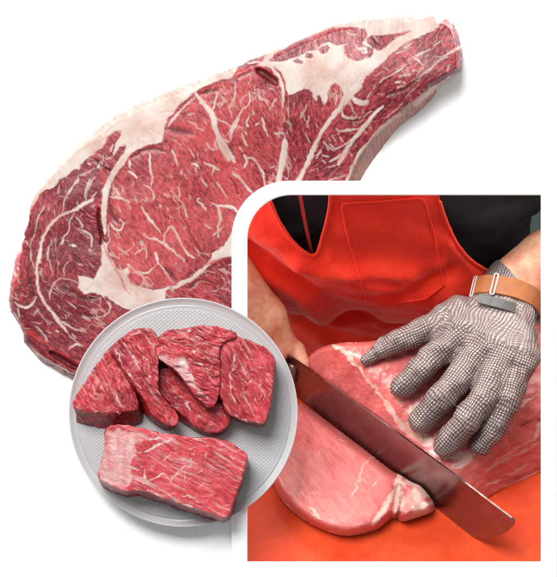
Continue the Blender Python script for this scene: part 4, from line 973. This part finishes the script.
GRIP, LTH = grip()

SH_R, SH_L = bd(575, 125, 255), bd(190, 120, 240)
def body_sdf(p, gl=0.0):
    x, v, w = to_shop(p)
    wc = WT + lean(v) - 130
    tor = (((np.abs(x - XC) / 178.0) ** 2.4 + (np.abs(w - wc) / 106.0) ** 2.4) ** (1 / 2.4) - 1) * 100
    tor = smax(tor, np.abs(v - 20) - 235, 30)
    arm = cap(p, [SH_R, ELB], [52, 42]); arm = smin(arm, cap(p, FORE, FORE_R), 8)
    la = smin(cap(p, [SH_L, LARM[0]], [50, 44]), cap(p, LARM, LARM_R), 8)
    d = smin(tor, cap(p, [shop(XC + 110, 190.0, WT - 80.0), SH_R], [60, 52]), 30)
    d = smin(d, cap(p, [shop(XC - 110, 190.0, WT - 80.0), SH_L], [60, 50]), 30)
    hand = np.full(len(p), 1e9)
    for k, (P, R) in FP.items(): hand = smin(hand, cap(p, P, [r - 2.2 for r in R]), 5)
    lhand = np.full(len(p), 1e9)
    for P, R in GRIP: lhand = np.minimum(lhand, smin(lhand, cap(p, P, R), 2.5))
    lhand = smin(lhand, cap(p, *LTH), 4)
    lhand = smin(lhand, cap(p, [LW, GRIP[0][0][0]], [21, 12]), 8); lhand = smin(lhand, cap(p, [LW, GRIP[1][0][0]], [22, 13]), 8); lhand = smin(lhand, cap(p, [LW, GRIP[3][0][0]], [20, 12]), 8)
    d = np.minimum(d, smin(arm, hand, 10))
    return np.minimum(d, smin(la, lhand, 8))

def sparse_nets(f, lo, hi, step, blk=8, slack=2.0):
    """surface nets that only evaluates f near its surface"""
    lo = np.asarray(lo, float); hi = np.asarray(hi, float)
    def g(p): return f(p)
    n = np.ceil((hi - lo) / step).astype(int) + 1
    nb = (n + blk - 1) // blk
    cc = np.stack(np.meshgrid(*[lo[i] + step * blk * (np.arange(nb[i]) + .5) for i in range(3)], indexing='ij'), -1).reshape(-1, 3)
    cv = f(cc); near = np.abs(cv) < step * blk * slack
    full = np.repeat(np.repeat(np.repeat(cv.reshape(nb), blk, 0), blk, 1), blk, 2)[:n[0], :n[1], :n[2]].copy()
    nm = np.repeat(np.repeat(np.repeat(near.reshape(nb), blk, 0), blk, 1), blk, 2)[:n[0], :n[1], :n[2]]
    I = np.stack(np.nonzero(nm), -1)
    vals = np.concatenate([f(lo + step * I[i:i + 300000]) for i in range(0, len(I), 300000)])
    full[nm] = vals
    G = [full]
    def lookup(p):
        J = np.rint((p - lo) / step).astype(int)
        return G[0][J[:, 0], J[:, 1], J[:, 2]]
    return surface_nets(lookup, lo, lo + step * (n - 1), step)

SKIN = NT('skin'); _tc = SKIN.n('ShaderNodeTexCoord').outputs['Object']
_n = SKIN.noise(_tc, 38, 5, .7); _n2 = SKIN.noise(_tc, 260, 3)
SKIN.set(Base_Color=SKIN.mix(SKIN.rng(_n, .35, .72), lin((230, 182, 148)), lin((206, 124, 98))), Roughness=.48)
SKIN.b.inputs['Subsurface Weight'].default_value = .12; SKIN.b.inputs['Subsurface Radius'].default_value = (1, .35, .2); SKIN.b.inputs['Subsurface Scale'].default_value = .004
SKIN.bump(SKIN.math('ADD', _n2, SKIN.noise(_tc, 700, 2)), .32, .0006)

def person():
    root = empty('person', shop(XC, -200.0, WT - 110.0), 'butcher in red apron and black shirt, steel mesh glove on one hand, cutting pork', 'person')
    V, Fc = sparse_nets(body_sdf, (-340, -260, -560), (460, 330, 20), 2.8)
    keep = (V[:, 2] < 18)
    mesh_obj('body', V, Fc, SKIN.m, root)
    # black shirt: a shell just outside the trunk
    blackm = plain('black_jersey', (9, 13, 20), .8, var=.35, scale=60, bump=.25, bscale=900, bdist=.0004)
    def shirt_sdf(p):
        x, v, w = to_shop(p)
        wc = WT + lean(v) - 122
        d = (((np.abs(x - XC) / 184.0) ** 2.4 + (np.abs(w - wc) / 111.0) ** 2.4) ** (1 / 2.4) - 1) * 100
        d = smax(d, np.abs(v - 25) - 246, 20)
        for sg, sh, el in ((1, SH_R, ELB), (-1, SH_L, LARM[0])):
            d = smin(d, cap(p, [shop(XC + sg * 110, 190.0, WT - 80.0), sh, sh + (el - sh) * .55], [65, 60, 56]), 30)
        return d + (vnoise3(x * .018, v * .05, w * .018, 3) - .5) * 9 + (vnoise3(x * .05, v * .09, w * .05, 6) - .5) * 3
    V, Fc = sparse_nets(shirt_sdf, (-420, -280, -600), (420, 330, 20), 3.4)
    shirt = mesh_obj('shirt', V, Fc, blackm, root)
    V, Fc = tube([shop(float(x_ - P0[0]), float(v_), float(front(np.array(x_ - P0[0]), np.array(v_))) + 3) for x_, v_ in ((bd(298, 175, 240)[0], 268.0), (bd(300, 195, 215)[0], 225.0), (bd(304, 212, 190)[0], 196.0), (bd(309, 232, 165)[0], 166.0), (bd(314, 252, 140)[0], 136.0))], 2.0, 8)
    mesh_obj('cord', V, Fc, plain('red_cord', (176, 52, 48), .6), shirt)

    # red apron
    red = NT('red_apron_cloth'); tc = red.n('ShaderNodeTexCoord').outputs['Object']
    nn = red.noise(tc, 20, 5); wv = red.noise(red.scale(tc, (900, 900, 900)), 1.0, 2)
    red.set(Base_Color=red.mix(red.rng(nn, .3, .7), lin((226, 36, 12)), lin((238, 54, 24))), Roughness=.72, Specular_IOR_Level=.3)
    red.b.inputs['Sheen Weight'].default_value = .15
    red.bump(red.math('ADD', wv, red.math('MULTIPLY', red.noise(tc, 60, 6), 2.6)), .45, .0010)
    step = 1.6
    xs = np.arange(XC - 226, XC + 226, step); vs = np.arange(-190, 276, step)
    GX, GV = np.meshgrid(xs, vs); x = GX.ravel(); v = GV.ravel()
    w = front(x, v, 232, 150) + 7
    P = shop(x, v, w + 8); px, py = topx(P)
    def ridge(pts, hw, amp):
        f = np.full(len(x), -200.0); add_line(f, px, py, pts, 0, False, reach=hw * 3)
        return amp * np.exp(-(f / hw) ** 2)
    fold = 0
    for pts, hw, amp in (([(296, 262), (330, 272), (372, 268), (410, 272)], 9, 9), ([(250, 250), (275, 268), (305, 288), (345, 312), (372, 318)], 8, -10), ([(268, 272), (300, 296), (345, 326), (380, 334)], 7, 8), ([(380, 318), (420, 312), (465, 296), (500, 282)], 9, 10), ([(300, 318), (345, 342), (400, 338)], 7, -6), ([(262, 290), (300, 324), (330, 346)], 7, 6),
                        ([(330, 292), (370, 300), (410, 292), (450, 270)], 7, -7), ([(400, 330), (440, 318), (480, 305)], 6, -8), ([(250, 225), (275, 240), (300, 255)], 10, 5), ([(330, 255), (365, 282), (400, 290)], 6, 4), ([(345, 225), (400, 232), (440, 240)], 14, 4), ([(450, 240), (470, 268), (500, 284)], 5, 4), ([(300, 305), (340, 320), (385, 322), (430, 312)], 5, 7), ([(440, 262), (452, 290)], 8, 5)):
        fold = fold + 1.15 * ridge(pts, hw, amp)
    fold = fold + (fbm(x * .012, v * .02, 44, 3) - .5) * 16 + (fbm(x * .05 + v * .02, v * .05, 48, 3) - .5) * 3
    w2 = w + 8 + np.maximum(fold, -15 + .15 * fold)
    VN = [(268, 150), (268, 192), (270, 200), (275, 212), (283.5, 228), (297, 246), (315.5, 258), (321.6, 238), (327.7, 216), (331, 192), (333, 150)]
    AR = [(436, 120), (436, 150), (438, 195), (445.5, 218), (456, 242), (471, 260), (489, 270.5), (505, 274.5), (720, 275), (720, 120)]
    VN = chaikin(VN, 1); AR = chaikin(AR, 1)
    PK = [(341, 203), (346, 228), (352, 249), (361, 280), (369, 306), (385, 304), (400, 301), (425, 298), (444, 284), (439, 260), (435, 239), (424, 197), (385, 200)]
    P = shop(x, v, w2); px, py = topx(P)
    flags = [((poly_sd(px, py, Q) > lo_) & (poly_sd(px, py, Q) < hi_), Q) for Q, lo_, hi_ in ((VN, -.3, 1.7), (AR, -.3, 1.7), (PK, -.75, .75))]
    for _ in range(5):
        P = shop(x, v, w2); px, py = topx(P)
        for nb, Q in flags:
            s_ = poly_sd(px[nb], py[nb], Q)
            gx = (poly_sd(px[nb] + .3, py[nb], Q) - poly_sd(px[nb] - .3, py[nb], Q)) / .6; gy = (poly_sd(px[nb], py[nb] + .3, Q) - poly_sd(px[nb], py[nb] - .3, Q)) / .6
            x[nb] -= s_ * gx * .8; v[nb] += s_ * gy * 1.1
    P = shop(x, v, w2); px, py = topx(P)
    vneck = poly_sd(px, py, VN); arm = poly_sd(px, py, AR)
    # the hem rolls inward along the openings
    e = np.minimum(np.abs(vneck), np.abs(arm))
    P = P + (np.exp(-(e / 2.2) ** 2) * 1.2)[:, None] * F
    idx = np.arange(len(x)).reshape(GX.shape)
    q = np.stack([idx[:-1, :-1], idx[:-1, 1:], idx[1:, 1:], idx[1:, :-1]], -1).reshape(-1, 4)
    q = q[((vneck < .25) & (arm < .25))[q].all(1)]
    pk = poly_sd(px[q].mean(1), py[q].mean(1), PK) > 0
    def solid(name, V, q, par, t):
        used = np.unique(q); mp = np.full(len(V), -1); mp[used] = np.arange(len(used))
        o = mesh_obj(name, V[used], mp[q], red.m, par)
        md = o.modifiers.new('thickness', 'SOLIDIFY'); md.thickness = t; md.offset = -1
        return o
    ap = solid('apron', P, q, root, .0022)
    for Q in (VN[3:-2], AR[4:-3]):
        seg = np.vstack([Q[i] + (Q[i + 1] - Q[i]) * t for i in range(len(Q) - 1) for t in np.linspace(0, 1, 12, endpoint=False)])
        dense = [seg[0]]
        for c_ in seg[1:]:
            if np.hypot(*(c_ - dense[-1])) > 1.0: dense.append(c_)
        pts = []
        PX2, PY2 = topx(P)
        for c_ in dense:
            if c_[1] < 188 or c_[0] > 510: continue
            k_ = np.argsort((PX2 - c_[0]) ** 2 + (PY2 - c_[1]) ** 2)[:6]
            pts.append(P[k_].mean(0) + F * .8)
        pts = np.array(pts)
        for _ in range(4): pts[1:-1] = (pts[:-2] + pts[1:-1] * 2 + pts[2:]) / 4
        hv, hf_ = tube(list(pts), 1.9, 8)
        mesh_obj('hem', hv, hf_, red.m, ap)
    PX2, PY2 = topx(P); pts = []
    for c_ in np.vstack([np.array(PK[i]) + (np.array(PK[(i + 1) % len(PK)]) - np.array(PK[i])) * t for i in range(len(PK)) for t in np.linspace(0, 1, 14, endpoint=False)]):
        k_ = np.argsort((PX2 - c_[0]) ** 2 + (PY2 - c_[1]) ** 2)[:5]; pts.append(P[k_].mean(0) + F * 1.5)
    pts = np.array(pts)
    for _ in range(4): pts = (np.roll(pts, 1, 0) + pts * 2 + np.roll(pts, -1, 0)) / 4
    hv, hf_ = tube(list(pts), 1.35, 8, True)
    mesh_obj('pocket_seam', hv, hf_, red.m, ap)
    solid('pocket', P + 1.6 * F, q[pk], ap, .0012)

    # steel mesh glove
    C0 = FORE[1]
    def gf(p):
        d = np.full(len(p), 1e9)
        for k, (A, R) in FP.items():
            d = smin(d, cap(p, A, R), 5 if k != 'thumb' else 9)
        d = smin(d, cap(p, [FP['index'][0][3], FP['middle'][0][3], FP['ring'][0][3], FP['little'][0][3]], [17, 19, 19, 16]), 12)
        d = smin(d, cap(p, [FP['index'][0][3], WR], [15, 28]), 12); d = smin(d, cap(p, [FP['little'][0][3], WR], [14, 28]), 12)
        d = smin(d, cap(p, [FP['thumb'][0][3], FP['index'][0][3]], [12, 13]), 9)
        d = smin(d, cap(p, [WR, FORE[1]], [31, 33]), 9)
        d = d + (vnoise3(p[:, 0] * .085, p[:, 1] * .085, p[:, 2] * .085, 12) - .5) * 3.6 + (vnoise3(p[:, 0] * .2, p[:, 1] * .2, p[:, 2] * .2, 14) - .5) * 1.2
        ax = (FORE[2] - FORE[1]); ax = ax / np.linalg.norm(ax)
        d = smax(d, (p - (FORE[1] + ax * 2)) @ ax, 2)
        return d
    allp = np.vstack([A for A, R in FP.values()] + [np.array([WR, FORE[1]])])
    V, Fc = sparse_nets(gf, allp.min(0) - 42, allp.max(0) + 42, 1.25)
    # coordinates along and across each finger; one sheet over the back of the hand
    best = np.full(len(V), 1e9); uu = np.zeros(len(V)); ww = np.zeros(len(V)); bk = np.zeros(len(V))
    up = (U * .75 + F * .65); up /= np.linalg.norm(up)
    for fi, (k, (A, R)) in enumerate(FP.items()):
        AR4 = chaikin(np.hstack([np.array(A[:-1]), np.array(R[:-1])[:, None]]), 3, False); A = [a_[:3] for a_ in AR4]; R = [a_[3] for a_ in AR4]
        acc = 0; nfin = len(A) - 1
        for i in range(nfin):
            a, b = A[i], A[i + 1]; e = b - a; L = np.linalg.norm(e); ed = e / L
            tt = (V - a) @ ed; t = np.clip(tt / L, 0, 1)
            off = V - (a + t[:, None] * e); r = R[i] + (R[i + 1] - R[i]) * t
            d = np.linalg.norm(off, axis=1) - r
            side = np.cross(ed, up); side /= np.linalg.norm(side); s_ = off @ side
            m = d < best
            best = np.where(m, d, best); uu = np.where(m, acc + np.clip(tt, -30 if i == 0 else -1.5, L + (60 if i == nfin - 1 else 1.5)), uu)
            ww = np.where(m, r * np.arcsin(np.clip(s_ / (r * 1.2), -1, 1)) * 1.15 + fi * 100, ww)
            bk = np.where(m, (tt - (L - 6)) if i == nfin - 1 else -9, bk)
            acc += L
    hd = FP['middle'][0][3] - WR; hd /= np.linalg.norm(hd); sd_ = np.cross(hd, up); sd_ /= np.linalg.norm(sd_)
    q_ = V - WR; al = q_ @ hd; ac = q_ @ sd_
    fan = ac / (1 + .0040 * np.clip(al, -20, 90)) 
    wav = (fbm(al * .035, ac * .05, 71, 2) - .5) * 9
    isb = bk > (fbm(al * .12, ac * .12, 55, 2) - .5) * 26
    uu = np.where(isb, al * .85 + wav, uu); ww = np.where(isb, fan * 1.05 + wav * .9, ww)
    back = isb.astype(float)
    uu = uu + (fbm(V[:, 0] * .09, V[:, 1] * .09, 101, 2) - .5) * 3.5; ww = ww + (fbm(V[:, 0] * .09 + 50, V[:, 1] * .09, 105, 2) - .5) * 3.5
    g = NT('steel_ring_mesh')
    a = g.attr('mail'); sx = g.n('ShaderNodeSeparateXYZ'); g.put(sx.inputs[0], a.outputs['Vector'])
    K = math.pi / 3.0
    su = g.math('ABSOLUTE', g.math('SINE', g.math('MULTIPLY', sx.outputs[0], K)))
    sv = g.math('ABSOLUTE', g.math('SINE', g.math('MULTIPLY', sx.outputs[1], K)))
    fing = g.math('MULTIPLY', su, sv)
    rows = g.math('MULTIPLY', sv, g.math('ADD', .38, g.math('MULTIPLY', su, .62)))
    bk = sx.outputs[2]
    hgt = g.math('ADD', g.math('MULTIPLY', fing, g.math('SUBTRACT', 1.0, bk)), g.math('MULTIPLY', rows, bk))
    tcg = g.n('ShaderNodeTexCoord').outputs['Object']
    nz = g.noise(tcg, 45, 3)
    ring = g.rng(hgt, .08, .72)
    metal = g.mix(g.math('MULTIPLY', bk, .8), g.mix(nz, lin((132, 121, 118)), lin((176, 164, 160))), g.mix(nz, lin((104, 95, 93)), lin((146, 136, 133))))  # back of the hand coloured darker to offset the lamp on it
    gap = g.mix(bk, g.mix(nz, lin((58, 36, 34)), lin((98, 70, 66))), g.mix(nz, lin((84, 66, 64)), lin((112, 88, 84))))
    g.set(Base_Color=g.mix(ring, gap, metal), Metallic=g.math('MULTIPLY', ring, .35), Roughness=.36)
    g.bump(g.math('MULTIPLY', hgt, 1.0), .6, .0012)
    gl = mesh_obj('glove', V, Fc, g.m, root, attrs={'mail': np.stack([uu, ww, back], -1)})
    gl['label'] = 'steel ring mesh glove'
    # wrist strap, sliders and the plate on the cuff
    e1 = np.array([57, -17, -4.0]); e1 /= np.linalg.norm(e1)
    e3 = np.array([.34, .86, -.30]); e3 -= e1 * (e3 @ e1); e3 /= np.linalg.norm(e3)
    nrm = np.cross(e1, e3)
    cen = bd(501, 305, 118) - nrm * 4
    def reach(an, so=6):
        dv = e1 * math.sin(an) + nrm * math.cos(an)
        best_ = 30.0
        for off in (-9, 0, 9):
            c = cen + e3 * (so + off); ts = np.arange(22, 62, .5)
            g_ = np.minimum(gf(c + ts[:, None] * dv), cap(c + ts[:, None] * dv, FORE, FORE_R))
            ok = np.nonzero(g_ < 0)[0]
            if len(ok): best_ = max(best_, ts[ok[-1]])
        return best_ + 1.3
    AN = np.linspace(-1.7, 1.9, 25); RA = np.array([reach(a) for a in AN]); RA = np.convolve(np.pad(RA, 2, 'edge'), np.ones(5) / 5, 'valid')
    rad = lambda an: float(np.interp(an, AN, RA))
    def band(a0, a1, w, r1, r2, s=0.0, t=1.6, n=40, tw=0.0):
        V = []; Fc = []
        for i in range(n + 1):
            an = a0 + (a1 - a0) * i / n
            dirv = (e1 * math.sin(an) + nrm * math.cos(an)) * (rad(an) + r1)
            o_ = dirv / np.linalg.norm(dirv)
            c = cen + dirv + e3 * (s + tw * math.sin(an))
            for dw, dt in ((-w / 2, 0), (-w / 2 + .8, t), (w / 2 - .8, t), (w / 2, 0)):
                V.append(c + e3 * dw + o_ * dt)
        for i in range(n):
            for k in range(4):
                Fc.append((i * 4 + k, i * 4 + (k + 1) % 4, (i + 1) * 4 + (k + 1) % 4, (i + 1) * 4 + k))
        Fc.append((0, 1, 2, 3)[::-1]); Fc.append(tuple(n * 4 + k for k in range(4)))
        return V, Fc
    leather = plain('tan_strap', (150, 88, 42), .6, var=.12, scale=120, bump=.3, bscale=1400, bdist=.0003)
    V, Fc = band(-1.35, 1.6, 21, 0, 0, s=7)
    strap = mesh_obj('wrist_strap', V, Fc, leather, gl, smooth=False)
    bar = plain('slider_steel', (196, 180, 178), .3, metal=.7)
    for an in (-1.12, -.42):
        V, Fc = [], []
        dirv = (e1 * math.sin(an) + nrm * math.cos(an)) * rad(an); o_ = dirv / np.linalg.norm(dirv); tg = np.cross(o_, e3)
        c = cen + dirv + e3 * 6 + o_ * 2.2
        loop = [c + e3 * 12 + tg * 2.0, c - e3 * 11 + tg * 2.0, c - e3 * 11 - tg * 2.0, c + e3 * 12 - tg * 2.0]
        pts = []
        for i in range(4):
            for t in (.08, .5, .92): pts.append(loop[i] + (loop[(i + 1) % 4] - loop[i]) * t)
        V, Fc = tube(pts, 1.15, 8, True)
        mesh_obj('strap_slider', V, Fc, bar, gl)
    # flat grey plate over the back of the wrist
    tabm = plain('grey_tab', (78, 75, 72), .5, metal=.3, var=.15, scale=90, bump=.3, bscale=500)
    RA = np.array([reach(a, -13) for a in AN]); RA = np.convolve(np.pad(RA, 2, 'edge'), np.ones(5) / 5, 'valid')
    V, Fc = band(-.62, .12, 11, .2, 0, s=-16, t=.7, n=14, tw=-3)
    mesh_obj('cuff_plate', V, Fc, tabm, gl, smooth=False)
    # hanging mesh at the side of the wrist
person()
# ================================================================== light, world, camera
def look(o, frm, to, roll_up=(0, 1, 0)):
    a = world_of(frm); b = world_of(to)
    z = (a - b).normalized(); up = M3 @ Vector(roll_up)
    x = up.cross(z).normalized(); y = z.cross(x)
    o.matrix_world = Matrix.Translation(a) @ Matrix((x, y, z)).transposed().to_4x4()

def area(name, frm, to, sx, sy, power, col=(1, 1, 1)):
    l = bpy.data.lights.new(name, 'AREA'); l.shape = 'RECTANGLE'; l.size = sx; l.size_y = sy; l.energy = power; l.color = col
    o = bpy.data.objects.new(name, l); COL.objects.link(o); look(o, frm, to)
    return o

area('key_softbox', (-1000, 1950, 2750), (-20, 20, 0), 1.8, 1.6, KEY_W)
area('added_inner_fill', (100, 330, -60), (130, -60, -240), .50, .12, INNER_FILL_W, (1, .97, .93))  # added fill hidden behind the wall, brightens the butcher; no real lamp
area('added_side_fill', (-360, 120, -40), (-10, -40, -130), .14, .14, 1.7, (1, .97, .93))  # added fill out of view, brightens the bare arm at the left
area('added_side_fill', (430, 130, -40), (240, 10, -120), .14, .14, .6, (1, .97, .93))  # added fill out of view, brightens the forearm at the right
w = bpy.data.worlds.new('World'); SC.world = w; w.use_nodes = True
w.node_tree.nodes['Background'].inputs['Color'].default_value = (1, 1, 1, 1)
w.node_tree.nodes['Background'].inputs['Strength'].default_value = WORLD_S

cam = bpy.data.cameras.new('camera'); co = bpy.data.objects.new('camera', cam); COL.objects.link(co)
co.matrix_world = Matrix.Translation(world_of((0, 0, D))) @ M4
cam.sensor_fit = 'VERTICAL'; cam.sensor_height = 24; cam.lens = 24 * D / 577.0
cam.clip_start = .1; cam.clip_end = 50
cam.dof.use_dof = True; cam.dof.focus_distance = (D - 10) / 1000
cam.dof.aperture_fstop = (cam.lens / 1000) / .008
SC.camera = co
SC.view_settings.view_transform = 'Standard'; SC.view_settings.look = 'None'; SC.view_settings.gamma = 1; SC.view_settings.exposure = 0
SC.cycles.max_bounces = 6
